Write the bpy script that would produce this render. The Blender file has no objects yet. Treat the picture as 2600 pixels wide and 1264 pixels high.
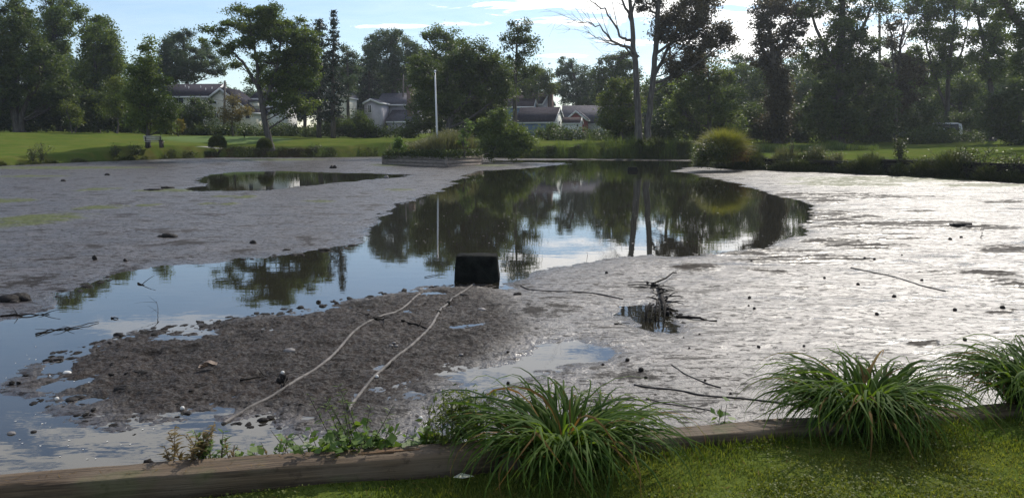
import bpy, math, random
import numpy as np
from mathutils import Vector, Matrix

S = bpy.context.scene
COL = S.collection
rng = np.random.default_rng(7)
random.seed(7)

# ------------------------------------------------------------------ camera
FPX, W0, H0, YH, CAMZ = 1964.0, 2600.0, 1264.0, 342.0, 2.15
TH = math.atan((H0 / 2 - YH) / FPX)
ST, CT = math.sin(TH), math.cos(TH)
cam_d = bpy.data.cameras.new("camera")
cam = bpy.data.objects.new("camera", cam_d)
COL.objects.link(cam)
cam.location = (0, 0, CAMZ)
cam.rotation_euler = (math.pi / 2 - TH, 0, 0)
cam_d.sensor_width = 36
cam_d.lens = 36 * FPX / W0
cam_d.clip_end = 3000
S.camera = cam

# ------------------------------------------------------------------ light
SUN_AZ, SUN_EL = math.radians(29), math.radians(40)      # azimuth from +Y towards +X
S.view_settings.view_transform = 'Standard'
S.view_settings.look = 'None'
S.view_settings.exposure = 0.32
S.view_settings.gamma = 1
S.view_settings.use_curve_mapping = False
sun_d = bpy.data.lights.new("sun", 'SUN')
sun_d.energy = 3.4
sun_d.angle = math.radians(0.53)
sun_d.color = (1, .93, .82)
sun = bpy.data.objects.new("sun", sun_d)
COL.objects.link(sun)
to_sun = Vector((math.sin(SUN_AZ) * math.cos(SUN_EL), math.cos(SUN_AZ) * math.cos(SUN_EL), math.sin(SUN_EL)))
sun.rotation_euler = to_sun.to_track_quat('Z', 'Y').to_euler()
sun.location = (30, 40, 60)


class NT:
    """tiny node-tree helper"""
    def __init__(s, tree):
        s.t = tree; s.n = tree.nodes; s.l = tree.links

    def new(s, typ, ins=None, **kw):
        n = s.n.new(typ)
        for k, v in kw.items():
            setattr(n, k, v)
        for k, v in (ins or {}).items():
            s.set(n.inputs[k], v)
        return n

    def set(s, sock, v):
        if isinstance(v, bpy.types.NodeSocket):
            s.l.new(v, sock)
        else:
            if isinstance(v, tuple) and len(v) == 3 and sock.type == 'RGBA':
                v = v + (1,)
            sock.default_value = v

    def math(s, op, a, b=0.0, c=0.0, clamp=False):
        n = s.n.new('ShaderNodeMath'); n.operation = op; n.use_clamp = clamp
        for i, v in enumerate((a, b, c)):
            s.set(n.inputs[i], v)
        return n.outputs[0]

    def ramp(s, fac, lo, hi, a=0.0, b=1.0, smooth=True):
        n = s.n.new('ShaderNodeMapRange')
        n.interpolation_type = 'SMOOTHSTEP' if smooth else 'LINEAR'
        s.set(n.inputs[0], fac)
        for i, v in enumerate((lo, hi, a, b)):
            s.set(n.inputs[i + 1], v)
        return n.outputs[0]

    def mix(s, fac, a, b):
        n = s.n.new('ShaderNodeMix'); n.data_type = 'RGBA'
        s.set(n.inputs[0], fac); s.set(n.inputs[6], a); s.set(n.inputs[7], b)
        return n.outputs[2]

    def noise(s, vec, scale, detail=4, rough=.55, dist=0.0):
        n = s.new('ShaderNodeTexNoise', {'Scale': scale, 'Detail': detail, 'Roughness': rough, 'Distortion': dist})
        if vec is not None:
            s.l.new(vec, n.inputs['Vector'])
        return n.outputs['Fac']

    def attr(s, name):
        n = s.n.new('ShaderNodeAttribute'); n.attribute_name = name
        return n.outputs['Fac']

    def scaled(s, vec, x, y, z):
        n = s.new('ShaderNodeVectorMath', operation='MULTIPLY')
        s.l.new(vec, n.inputs[0]); n.inputs[1].default_value = (x, y, z)
        return n.outputs[0]


# ------------------------------------------------------------------ world: sky with clouds at infinity
wd = bpy.data.worlds.new("World"); S.world = wd; wd.use_nodes = True
w = NT(wd.node_tree)
bg = w.n['Background']
sky = w.new('ShaderNodeTexSky', sky_type='NISHITA', sun_disc=False, sun_elevation=SUN_EL, sun_rotation=SUN_AZ,
            altitude=50, air_density=1.0, dust_density=.2, ozone_density=3.5)
tc = w.n.new('ShaderNodeTexCoord')
sep = w.n.new('ShaderNodeSeparateXYZ'); w.l.new(tc.outputs['Generated'], sep.inputs[0])
dx, dy, dz = sep.outputs
front = w.math('MAXIMUM', dy, .05)
tu = w.math('DIVIDE', dx, front)                 # tangent of bearing
tv = w.math('DIVIDE', dz, front)                 # tangent of height
cmb = w.n.new('ShaderNodeCombineXYZ'); w.l.new(tu, cmb.inputs[0]); w.l.new(tv, cmb.inputs[1])
streak = w.noise(w.scaled(cmb.outputs[0], 9, 60, 1), 1.0, 9, .66, 1.0)
streak = w.math('SUBTRACT', streak, .5)
# overhead cloud field
zz = w.math('ADD', w.math('MAXIMUM', dz, 0.0), .06)
pl = w.n.new('ShaderNodeCombineXYZ')
w.l.new(w.math('DIVIDE', dx, zz), pl.inputs[0]); w.l.new(w.math('DIVIDE', dy, zz), pl.inputs[1])
field = w.noise(w.scaled(pl.outputs[0], .55, .8, 1), 1.0, 6, .58, .3)
high = w.ramp(dz, .24, .42)
cl = w.math('MULTIPLY', w.ramp(field, .47, .66), high)
# single clouds: bearing, height, half-widths (tangents), softness, strength
CLOUDS = [(.155, .170, .21, .033, 1.0), (.27, .118, .165, .0115, 1.0), (-.15, .1335, .055, .0042, .62),
          (-.05, .137, .045, .0045, .45), (.335, .13, .17, .045, 1.0), (.50, .10, .20, .06, .8), (.06, .098, .035, .003, .4),
          (-.06, .107, .04, .002, .2), (-.36, .45, .42, .085, .85), (-.42, .25, .16, .016, .5), (.72, .12, .3, .09, .6), (.02, .31, .2, .05, .8), (.50, .27, .34, .085, 1.0), (.30, .21, .2, .02, .8)]
for (a, e, wa, we, st) in CLOUDS:
    qa = w.math('DIVIDE', w.math('SUBTRACT', tu, a), wa)
    qe = w.math('DIVIDE', w.math('SUBTRACT', tv, e), we)
    r2 = w.math('ADD', w.math('MULTIPLY', qa, qa), w.math('MULTIPLY', qe, qe))
    m = w.math('SUBTRACT', w.math('MULTIPLY_ADD', streak, 4.6, .75), w.math('MULTIPLY', r2, .8))
    m = w.math('MULTIPLY', w.ramp(m, -.05, .45), st)
    m = w.math('MULTIPLY', m, w.ramp(dy, .05, .2))
    cl = w.math('MAXIMUM', cl, m)
cl = w.math('MAXIMUM', cl, w.math('MULTIPLY_ADD', streak, .25, .09))       # thin veil over all of it
sd_ = w.n.new('ShaderNodeVectorMath'); sd_.operation = 'DOT_PRODUCT'
w.l.new(tc.outputs['Generated'], sd_.inputs[0]); sd_.inputs[1].default_value = to_sun
toward = w.ramp(sd_.outputs['Value'], .2, 1.0)
bright = w.math('MULTIPLY_ADD', toward, 6.0, 8.0)
cc = w.new('ShaderNodeVectorMath', operation='SCALE'); cc.inputs[0].default_value = (1.0, .985, .96); w.l.new(bright, cc.inputs['Scale'])
skyc = w.mix(cl, sky.outputs[0], cc.outputs[0])
w.l.new(skyc, bg.inputs['Color'])
bg.inputs['Strength'].default_value = 0.11


# ------------------------------------------------------------------ measuring helpers (photo pixel -> world)
def ray(px, py):
    u = (px - W0 / 2) / FPX; v = (py - H0 / 2) / FPX
    return u, CT - v * ST, -ST - v * CT


def G(px, py, z=0.0):
    x, y, d = ray(px, py)
    t = (z - CAMZ) / d
    return np.array((x * t, y * t, z))


def A(px, py, Y):
    x, y, d = ray(px, py)
    t = Y / y
    return np.array((x * t, Y, CAMZ + d * t))


# ------------------------------------------------------------------ noise in numpy
def _hash(ix, iy, seed):
    h = (ix.astype(np.int64) * 374761393 + iy.astype(np.int64) * 668265263 + seed * 974634777) & 0xffffffff
    h = ((h ^ (h >> 13)) * 1274126177) & 0xffffffff
    h = (h ^ (h >> 16)) & 0xffff
    return h / 65535.0


def vnoise(x, y, seed=0):
    ix = np.floor(x); iy = np.floor(y)
    fx = x - ix; fy = y - iy
    fx = fx * fx * fx * (fx * (fx * 6 - 15) + 10); fy = fy * fy * fy * (fy * (fy * 6 - 15) + 10)
    a = _hash(ix, iy, seed); b = _hash(ix + 1, iy, seed); c = _hash(ix, iy + 1, seed); d = _hash(ix + 1, iy + 1, seed)
    return (a + (b - a) * fx + (c - a) * fy + (a - b - c + d) * fx * fy) * 2 - 1


def fbm(x, y, octaves=4, seed=0, gain=.5):
    s = 0; amp = 1; tot = 0
    for o in range(octaves):
        ca, sa = math.cos(o * 1.1), math.sin(o * 1.1)
        s = s + amp * vnoise((x * ca - y * sa) * 2 ** o + 17 * o, (x * sa + y * ca) * 2 ** o - 9 * o, seed + o)
        tot += amp; amp *= gain
    return s / tot


def sdist(x, y, poly):
    """signed distance to a polygon, positive inside"""
    poly = np.asarray(poly, float)
    d2 = np.full(x.shape, 1e18); inside = np.zeros(x.shape, bool)
    n = len(poly)
    for i in range(n):
        ax, ay = poly[i]; bx, by = poly[(i + 1) % n]
        ex, ey = bx - ax, by - ay
        L = ex * ex + ey * ey + 1e-12
        t = np.clip(((x - ax) * ex + (y - ay) * ey) / L, 0, 1)
        d2 = np.minimum(d2, (x - ax - t * ex) ** 2 + (y - ay - t * ey) ** 2)
        c = ((ay > y) != (by > y)) & (x < (bx - ax) * (y - ay) / (by - ay + 1e-15) + ax)
        inside ^= c
    d = np.sqrt(d2)
    return np.where(inside, d, -d)


def sstep(a, b, x):
    t = np.clip((x - a) / (b - a), 0, 1)
    return t * t * (3 - 2 * t)


# ------------------------------------------------------------------ mesh building
def build(name, verts, faces, mat, parent=None, attrs=None, smooth=False):
    """faces: list of int arrays (M,k)"""
    me = bpy.data.meshes.new(name)
    verts = np.asarray(verts, np.float32).reshape(-1, 3)
    faces = [np.asarray(f, np.int32) for f in faces if len(f)]
    me.vertices.add(len(verts)); me.vertices.foreach_set('co', verts.ravel())
    nl = sum(f.size for f in faces); npoly = sum(len(f) for f in faces)
    me.loops.add(nl); me.polygons.add(npoly)
    me.loops.foreach_set('vertex_index', np.concatenate([f.ravel() for f in faces]))
    tot = np.concatenate([np.full(len(f), f.shape[1], np.int32) for f in faces])
    st = np.concatenate([[0], np.cumsum(tot)[:-1]]).astype(np.int32)
    me.polygons.foreach_set('loop_start', st)
    me.polygons.foreach_set('loop_total', tot)
    if smooth:
        me.polygons.foreach_set('use_smooth', np.ones(npoly, bool))
    for k, v in (attrs or {}).items():
        a = me.attributes.new(k, 'FLOAT', 'POINT'); a.data.foreach_set('value', np.asarray(v, np.float32))
    me.update(calc_edges=True); me.validate()
    me.materials.append(mat)
    o = bpy.data.objects.new(name, me); COL.objects.link(o)
    if parent is not None:
        o.parent = parent
    return o


class MB:
    def __init__(s, origin=(0, 0, 0)):
        s.v = []; s.f = {}; s.n = 0; s.t = []; s.o = np.asarray(origin, float)

    def add(s, v, f, tint=None):
        v = np.asarray(v, float).reshape(-1, 3)
        f = np.asarray(f, int)
        s.v.append(v); s.f.setdefault(f.shape[1], []).append(f + s.n)
        s.t.append(np.full(len(v), .5) if tint is None else np.asarray(tint, float)); s.n += len(v)

    def more(s, f, off):
        f = np.asarray(f, int); s.f.setdefault(f.shape[1], []).append(f + off)

    def box(s, c, d, yaw=0.0, tilt=None, rnd=0.0):
        c = np.asarray(c, float); d = np.asarray(d, float) / 2
        k = np.array([(-1, -1, -1), (1, -1, -1), (1, 1, -1), (-1, 1, -1), (-1, -1, 1), (1, -1, 1), (1, 1, 1), (-1, 1, 1)], float) * d
        if rnd:
            k += rng.normal(0, rnd, k.shape)
        R = np.array(Matrix.Rotation(yaw, 3, 'Z'))
        if tilt is not None:
            R = R @ np.array(tilt)
        s.add(k @ R.T + c, [(0, 3, 2, 1), (4, 5, 6, 7), (0, 1, 5, 4), (1, 2, 6, 5), (2, 3, 7, 6), (3, 0, 4, 7)])

    def tube(s, pts, rad, sides=6, cap=True):
        pts = np.asarray(pts, float); n = len(pts)
        rad = np.broadcast_to(np.asarray(rad, float), (n,))
        t = np.gradient(pts, axis=0); t /= np.linalg.norm(t, axis=1)[:, None] + 1e-9
        ref = np.where(np.abs(t[:, 2:3]) > .9, np.array([[1., 0, 0]]), np.array([[0, 0, 1.]]))
        a = np.cross(t, ref)
        for i in range(1, n):            # keep the frame from flipping
            if a[i] @ a[i - 1] < 0: a[i] = -a[i]
        a /= np.linalg.norm(a, axis=1)[:, None] + 1e-9
        b = np.cross(t, a)
        th = np.arange(sides) * 2 * math.pi / sides
        ring = pts[:, None] + rad[:, None, None] * (np.cos(th)[None, :, None] * a[:, None] + np.sin(th)[None, :, None] * b[:, None])
        i = np.arange(n - 1)[:, None] * sides; j = np.arange(sides)[None]; j2 = (j + 1) % sides
        q = np.stack([i + j, i + j2, i + sides + j2, i + sides + j], -1).reshape(-1, 4)
        off = s.n
        s.add(ring, q)
        if cap:
            s.more([list(range(sides))[::-1]], off); s.more([list(range((n - 1) * sides, n * sides))], off)

    def blob(s, c, r, lump=.2, seg=10, rings=7, seed=0, tint=None):
        th = np.linspace(0, math.pi, rings); ph = np.arange(seg) * 2 * math.pi / seg
        T, P = np.meshgrid(th, ph, indexing='ij')
        d = np.stack([np.sin(T) * np.cos(P), np.sin(T) * np.sin(P), np.cos(T)], -1)
        k = 1 + lump * fbm(d[..., 0] * 1.7 + seed * 3.1 + d[..., 2], d[..., 1] * 1.7 - seed + d[..., 2] * .7, 3, seed)
        v = (d * k[..., None] * np.asarray(r)).reshape(-1, 3) + np.asarray(c)
        i = np.arange(rings - 1)[:, None] * seg; j = np.arange(seg)[None]; j2 = (j + 1) % seg
        q = np.stack([i + j, i + seg + j, i + seg + j2, i + j2], -1).reshape(-1, 4)
        s.add(v, q)

    def prism(s, poly, y0, y1, M):
        """polygon in the local xz plane, swept along local y; M = function local->world"""
        p = np.asarray(poly, float); n = len(p)
        a = np.stack([p[:, 0], np.full(n, y0), p[:, 1]], 1); b = np.stack([p[:, 0], np.full(n, y1), p[:, 1]], 1)
        off = s.n
        i = np.arange(n); j = (i + 1) % n
        s.add(M(np.concatenate([a, b])), np.stack([i, j, j + n, i + n], 1)[:, ::-1])
        s.more([list(range(n))], off); s.more([[k + n for k in range(n)][::-1]], off)

    def leaves(s, c, size, aspect=.55, up=.35, droop=0.0, tint=None):
        n = len(c)
        size = np.broadcast_to(size, (n,)) * rng.uniform(.7, 1.3, n)
        nm = rng.normal(0, 1, (n, 3)); nm[:, 2] = np.abs(nm[:, 2]) + up; nm /= np.linalg.norm(nm, axis=1)[:, None]
        a = rng.normal(0, 1, (n, 3)); a[:, 2] -= droop
        a -= nm * np.sum(a * nm, 1)[:, None]; a /= np.linalg.norm(a, axis=1)[:, None] + 1e-9
        b = np.cross(nm, a)
        L = (size / 2)[:, None]; Wd = L * aspect
        v = np.stack([c - a * L, c + b * Wd - nm * L * .15, c + a * L, c - b * Wd - nm * L * .15], 1)
        if tint is None: tint = rng.uniform(0, 1, n)
        s.add(v, np.arange(4 * n).reshape(n, 4), np.repeat(tint, 4))

    def ribbons(s, P, Wd, side, tint):
        """P (n,k,3) centre lines, Wd (n,k) half widths, side (n,k,3)"""
        n, k, _ = P.shape
        v = np.stack([P - side * Wd[..., None], P + side * Wd[..., None]], 2)
        base = np.arange(n)[:, None] * (2 * k); i = np.arange(k - 1)[None] * 2
        q = np.stack([base + i, base + i + 1, base + i + 3, base + i + 2], -1).reshape(-1, 4)
        s.add(v, q, np.repeat(tint, 2 * k))

    def done(s, name, mat, parent=None, smooth=False, tint=False):
        v = np.concatenate(s.v) - s.o
        return build(name, v, [np.concatenate(f) for f in s.f.values()], mat, parent,
                     {'tint': np.concatenate(s.t)} if tint else None, smooth)


def tag(o, label=None, cat=None, group=None, kind=None):
    if label: o['label'] = label
    if cat: o['category'] = cat
    if group: o['group'] = group
    if kind: o['kind'] = kind
    return o


def empty(name, loc, label, cat, group=None):
    o = bpy.data.objects.new(name, None); COL.objects.link(o); o.location = loc
    o.empty_display_size = .2
    return tag(o, label, cat, group)


# ------------------------------------------------------------------ materials
MATS = {}


def mat(name, c1, c2=None, scale=3.0, rough=.7, bump=0.0, bscale=None, spec=.5, stretch=(1, 1, 1), metal=0.0, detail=5, rough2=None):
    m = bpy.data.materials.new(name); m.use_nodes = True
    t = NT(m.node_tree); b = t.n['Principled BSDF']
    co = t.n.new('ShaderNodeTexCoord').outputs['Object']
    vec = t.scaled(co, *stretch)
    f = t.noise(vec, scale, detail, .6)
    f2 = t.ramp(f, .3, .7)
    t.set(b.inputs['Base Color'], t.mix(f2, c1, c2 or c1))
    t.set(b.inputs['Roughness'], rough if rough2 is None else t.ramp(f, .3, .7, rough, rough2))
    b.inputs['Specular IOR Level'].default_value = spec
    b.inputs['Metallic'].default_value = metal
    if bump:
        bn = t.new('ShaderNodeBump', {'Strength': bump, 'Distance': .03, 'Height': t.noise(vec, bscale or scale * 4, 6, .65)})
        t.l.new(bn.outputs[0], b.inputs['Normal'])
    MATS[name] = m
    return m


def leafmat(name, c1, c2, trans=.35, rough=.5, spec=.3, tcol=None):
    """c1..c2 by the leaf's own random tint; thin leaves pass light"""
    m = bpy.data.materials.new(name); m.use_nodes = True
    t = NT(m.node_tree); b = t.n['Principled BSDF']
    c = t.mix(t.attr('tint'), c1, c2)
    t.set(b.inputs['Base Color'], c)
    b.inputs['Roughness'].default_value = rough
    b.inputs['Specular IOR Level'].default_value = spec
    tr = t.n.new('ShaderNodeBsdfTranslucent')
    hs = t.new('ShaderNodeHueSaturation', {'Hue': .485, 'Saturation': 1.15, 'Value': 1.6, 'Color': c})
    t.l.new(hs.outputs[0], tr.inputs[0])
    mx = t.new('ShaderNodeMixShader', {0: trans})
    t.l.new(b.outputs[0], mx.inputs[1]); t.l.new(tr.outputs[0], mx.inputs[2])
    t.l.new(mx.outputs[0], t.n['Material Output'].inputs['Surface'])
    return m


BARK = mat('bark', (.05, .042, .036), (.12, .105, .09), 2.0, .9, .6, 6, .2, (3, 3, .5))
BARK_PALE = mat('bark_pale', (.055, .05, .046), (.13, .118, .108), 2.0, .85, .5, 6, .2, (3, 3, .5))
LF_DARK = leafmat('leaf_dark_green', (.034, .056, .016), (.092, .128, .034), .42)
LF_MID = leafmat('leaf_mid_green', (.046, .078, .020), (.125, .170, .042), .46)
LF_BLUE = leafmat('leaf_blue_green', (.042, .068, .030), (.098, .135, .060), .40)
LF_YEL = leafmat('leaf_yellow_green', (.06, .095, .02), (.13, .16, .035), .42)
LF_RED = leafmat('leaf_bronze', (.038, .036, .018), (.092, .080, .036), .36)
LF_ORANGE = leafmat('leaf_orange', (.105, .095, .036), (.19, .165, .06), .42)
LF_CONIFER = leafmat('needles', (.014, .026, .014), (.03, .048, .022), .12)
LF_GOLD = leafmat('leaf_gold', (.13, .12, .02), (.22, .19, .03), .4)
BLADE = leafmat('grass_blade', (.035, .075, .016), (.115, .175, .034), .40, .7, .12)
BLADE_OLD = leafmat('grass_blade_dry', (.12, .075, .025), (.22, .15, .055), .35, .8, .1)
TURF = leafmat('turf_blade', (.060, .095, .016), (.185, .205, .045), .5, .55, .2)
WEED = leafmat('weed_leaf', (.07, .13, .025), (.14, .21, .05), .4)
WEED_TAN = leafmat('weed_tan', (.16, .13, .05), (.25, .19, .08), .4)
FEATHER = leafmat('feathery_weed', (.07, .085, .035), (.15, .15, .065), .4)
BANKG = leafmat('bank_grass_blade', (.03, .045, .012), (.075, .09, .024), .32)
BANKB = leafmat('bank_brown_blade', (.05, .035, .018), (.10, .065, .03), .3)
MISC = leafmat('ornamental_blade', (.095, .125, .025), (.24, .235, .05), .45)

WOOD = mat('weathered_timber', (.11, .065, .035), (.24, .15, .085), 3, .8, .5, 14, .25, (1, 9, 9))
PLANTERW = mat('planter_timber', (.16, .13, .115), (.32, .27, .235), 3, .85, .5, 12, .2, (1.2, 1.2, 8))
WOOD_DK = mat('old_grey_timber', (.05, .040, .035), (.12, .095, .08), 3, .85, .5, 12, .2, (1.2, 1.2, 8))
CONC = mat('dark_wet_concrete', (.006, .0065, .006), (.02, .021, .018), 6, .9, .9, 22, .06)
TAR = mat('tarred_timber', (.010, .009, .008), (.028, .024, .02), 4, .9, .5, 14, .1)
MUDDY = mat('wet_mud_clod', (.010, .008, .007), (.028, .023, .02), 7, .65, .8, 25, .22)
HOSE = mat('muddy_grey_pipe', (.035, .030, .027), (.17, .15, .135), 7, .7, .3, 40, .5)
CABLE = mat('dark_cable', (.018, .016, .015), (.035, .03, .028), 9, .55, .4, 30)
STICK = mat('black_wet_wood', (.006, .005, .0045), (.022, .018, .015), 8, .75, .6, 30, .12)
SHELL = mat('dirty_white_ball', (.55, .53, .48), (.75, .73, .68), 14, .45, .15, 60)
STONE = mat('stone', (.10, .09, .085), (.22, .20, .19), 8, .6, .5, 20)
WPAINT = mat('white_painted_metal', (.62, .63, .65), (.75, .76, .78), 2, .4, .05, 10)
CREAM = mat('cream_siding', (.70, .66, .54), (.78, .74, .62), 1.5, .8, .12, 8)
GREYW = mat('grey_siding', (.38, .36, .39), (.46, .44, .47), 1.5, .8, .12, 8)
BLUEW = mat('blue_siding', (.08, .14, .20), (.12, .19, .26), 1.5, .8, .12, 8)
WHITEW = mat('white_siding', (.70, .71, .74), (.80, .81, .83), 1.5, .75, .1, 8)
TRIM = mat('white_trim', (.68, .68, .68), (.76, .76, .76), 3, .55)
ROOF_DK = mat('charcoal_shingles', (.030, .028, .036), (.055, .050, .062), 4, .95, .4, 30, .05)
ROOF_BR = mat('brown_shingles', (.05, .04, .042), (.085, .068, .07), 4, .95, .4, 30, .05)
ROOF_GR = mat('grey_shingles', (.085, .085, .10), (.14, .135, .155), 4, .95, .4, 30, .05)
REDW = mat('red_gable_boards', (.20, .035, .03), (.28, .06, .05), 3, .8, .1, 10)
GLASS = mat('dark_window_glass', (.02, .022, .026), (.03, .033, .04), 2, .08)
POLE = mat('utility_pole_wood', (.11, .095, .085), (.20, .175, .155), 3, .85, .3, 20, .2, (2, 2, .4))
CARW = mat('white_car_paint', (.65, .66, .68), (.70, .71, .73), 1, .22)
RUBBER = mat('tyre_rubber', (.015, .015, .016), None, 4, .8)
BROWNP = mat('brown_leafy_litter', (.20, .14, .10), (.34, .26, .20), 9, .6, .3, 30)


def brickmat():
    m = bpy.data.materials.new('chimney_brick'); m.use_nodes = True
    t = NT(m.node_tree); b = t.n['Principled BSDF']
    co = t.n.new('ShaderNodeTexCoord').outputs['Object']
    sp = t.n.new('ShaderNodeSeparateXYZ'); t.l.new(co, sp.inputs[0])
    cb = t.n.new('ShaderNodeCombineXYZ')
    t.l.new(t.math('ADD', sp.outputs[0], sp.outputs[1]), cb.inputs[0]); t.l.new(sp.outputs[2], cb.inputs[1])
    br = t.new('ShaderNodeTexBrick', {'Color1': (.20, .085, .06), 'Color2': (.13, .06, .045), 'Mortar': (.22, .2, .18),
                                      'Scale': 1.0, 'Mortar Size': .012, 'Brick Width': .22, 'Row Height': .075})
    t.l.new(cb.outputs[0], br.inputs['Vector'])
    t.l.new(br.outputs[0], b.inputs['Base Color']); b.inputs['Roughness'].default_value = .9
    return m


BRICK = brickmat()


def siding(name, c, row=.18):
    m = bpy.data.materials.new(name); m.use_nodes = True
    t = NT(m.node_tree); b = t.n['Principled BSDF']
    co = t.n.new('ShaderNodeTexCoord').outputs['Object']
    sp = t.n.new('ShaderNodeSeparateXYZ'); t.l.new(co, sp.inputs[0])
    fr = t.math('FRACT', t.math('DIVIDE', sp.outputs[2], row))
    n = t.noise(t.scaled(co, .6, .6, 4), 2, 4)
    t.set(b.inputs['Base Color'], t.mix(t.ramp(n, .3, .7), tuple(x * .82 for x in c), c))
    bn = t.new('ShaderNodeBump', {'Strength': 1.0, 'Distance': .03, 'Height': t.math('SUBTRACT', 1.0, fr)})
    t.l.new(bn.outputs[0], b.inputs['Normal']); b.inputs['Roughness'].default_value = .75
    return m


SID_PALE = siding('pale_clapboard', (.74, .76, .70), .32)

# ------------------------------------------------------------------ pond outline (measured on the photo, laid on the water plane)
TD = 1.45                                            # timber top below the eye
TZ = CAMZ - TD
tl = lambda x: 2.19 * TD + (x + 1.532 * TD) * .1805    # back edge of the timber edging, y as a function of x
far_px = [(-700, 492), (-300, 446), (0, 424), (150, 417), (300, 411), (420, 406), (560, 402), (700, 402), (850, 402), (960, 400),
          (1080, 399), (1240, 402), (1330, 404), (1500, 405), (1650, 406), (1762, 407), (1772, 424), (1850, 431), (2000, 437),
          (2100, 440), (2250, 448), (2400, 456), (2600, 468), (2900, 492), (3300, 545)]
POND = [tuple(G(*p)[:2]) for p in far_px] + [(26, 12), (24, tl(24)), (10, tl(10)), (0, tl(0)), (-10, tl(-10)), (-26, tl(-26)), (-34, 10), (-46, 25)]

# ground heights measured where things stand on it
ctrl = []
for (px, py, Y) in [(-250, 400, 48), (0, 401, 53.5), (200, 398, 57), (377, 368, 66), (60, 336, 88), (220, 338, 88), (420, 394, 60), (684, 374, 66), (570, 346, 86),
                    (560, 385, 63.5), (640, 385, 64), (740, 389, 63.5), (330, 393, 59.5), (870, 392, 63), (800, 392, 62), (950, 351, 86), (960, 392, 62), (1050, 352, 88), (1400, 357, 86), (1750, 361, 86), (1400, 379, 67), (1630, 369, 70),
                    (1900, 388, 64), (2250, 382, 64), (2600, 375, 62), (1900, 409, 48), (2100, 405, 45), (2300, 403, 41), (2600, 412, 37), (2900, 425, 33),
                    (-400, 340, 84), (2900, 372, 58)]:
    ctrl.append(A(px, py, Y))
for p in [(-3, 2.4, .54), (0, 2.5, .55), (3, 3, .65), (1.5, 3.5, .655), (2.6, 3.7, .67), (.9, 2.9, .60), (-2, 2.6, .57), (4, 4, .68), (0, 0, .5), (8, 4, .62), (-8, 1, .5), (0, -6, .45), (20, 4, .8), (-25, 0, .5), (26, 10, .9),
          (-36, 14, .7), (-80, 30, 1.2), (60, 30, 1.3), (-60, 120, 3.0), (0, 130, 2.4), (60, 110, 2.0), (0, 300, 4), (-200, 250, 5), (200, 250, 4)]:
    ctrl.append(np.array(p, float))
CT_ = np.array(ctrl)


def lawn_z(x, y):
    x = np.asarray(x, float); y = np.asarray(y, float)
    num = 0; den = 0
    for cx, cy, cz in CT_:
        r0 = .3 + .10 * math.hypot(cx, cy)
        wgt = 1 / (((x - cx) ** 2 + (y - cy) ** 2) / (r0 * r0) + .25) ** 2
        num = num + wgt * cz; den = den + wgt
    return num / den


def ground_pt(px, Y, dz=0.0):
    p = A(px, 380, Y)
    p[2] = float(lawn_z(p[0], p[1])) + dz
    return p


def polar_grid(y0, y1, ny, u0, u1, nu):
    Y = np.geomspace(y0, y1, ny); U = np.linspace(u0, u1, nu)
    YY, UU = np.meshgrid(Y, U, indexing='ij')
    i = np.arange(ny - 1)[:, None] * nu; j = np.arange(nu - 1)[None]
    q = np.stack([i + j, i + j + 1, i + nu + j + 1, i + nu + j], -1).reshape(-1, 4)
    return YY * UU, YY, q


# ---- lawn: one sheet to the horizon, dipping under the pond
X, Y, Q = polar_grid(1.2, 900, 420, -1.9, 1.9, 380)
x = np.concatenate([X.ravel()]); y = np.concatenate([Y.ravel()])
sp_ = sdist(x, y, POND)                                  # positive inside the pond
wob = .25 * fbm(x * .6, y * .6, 3, 5)
far_ = sstep(6, 14, y)
out = -sp_ + wob * far_
zl = lawn_z(x, y)
rise = np.where(y < 9, sstep(.02, .10, out), sstep(-.1, .9, out))
z = -.7 + (zl + .7) * rise + .02 * fbm(x * 1.3, y * 1.3, 3, 9) * rise * (1 + far_ * 1.5)
# the sheet closes behind and below the eye
lawn_v = np.stack([x, y, z], 1)
nu = 380
back = lawn_v[:nu].copy(); back[:, 1] = -30; back[:, 0] *= 18; back[:, 2] = .5
n0 = len(lawn_v)
bq = np.stack([np.arange(nu - 1) + n0, np.arange(nu - 1) + n0 + 1, np.arange(nu - 1) + 1, np.arange(nu - 1)], 1)
gr = np.array([(A(p, q, 84)[0], A(p, q, 84)[1]) for p, q in [(480, 345), (640, 345)]])
green = np.exp(-((lawn_v[:, 0] - A(600, 345, 82)[0]) / 6.5) ** 2 - ((lawn_v[:, 1] - 79) / 4.5) ** 2)
green = np.concatenate([sstep(.3, .45, green), np.zeros(nu)])
dry = np.concatenate([sstep(1.6, .2, out) * far_, np.zeros(nu)])


def lawnmat():
    m = bpy.data.materials.new('lawn_grass'); m.use_nodes = True
    t = NT(m.node_tree); b = t.n['Principled BSDF']
    co = t.n.new('ShaderNodeTexCoord').outputs['Object']
    f = t.noise(co, .35, 5, .6); g = t.noise(co, 22, 4, .7); h = t.noise(t.scaled(co, .5, 1.6, 1), .8, 4, .6)
    c = t.mix(t.ramp(f, .35, .65), (.080, .120, .022), (.125, .155, .034))
    c = t.mix(t.ramp(g, .35, .7, 0, .55), c, (.035, .065, .012))
    c = t.mix(t.ramp(h, .45, .7, 0, .8), c, (.13, .128, .035))
    c = t.mix(t.math('MULTIPLY', t.attr('green'), .8), c, (.13, .185, .075))
    c = t.mix(t.math('MULTIPLY', t.attr('dry'), t.ramp(f, .4, .6, .3, .9)), c, (.07, .062, .022))
    t.set(b.inputs['Base Color'], c); b.inputs['Roughness'].default_value = .8; b.inputs['Specular IOR Level'].default_value = 0
    bn = t.new('ShaderNodeBump', {'Strength': .5, 'Distance': .05, 'Height': t.noise(co, 30, 5, .7)})
    t.l.new(bn.outputs[0], b.inputs['Normal'])
    return m


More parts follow.
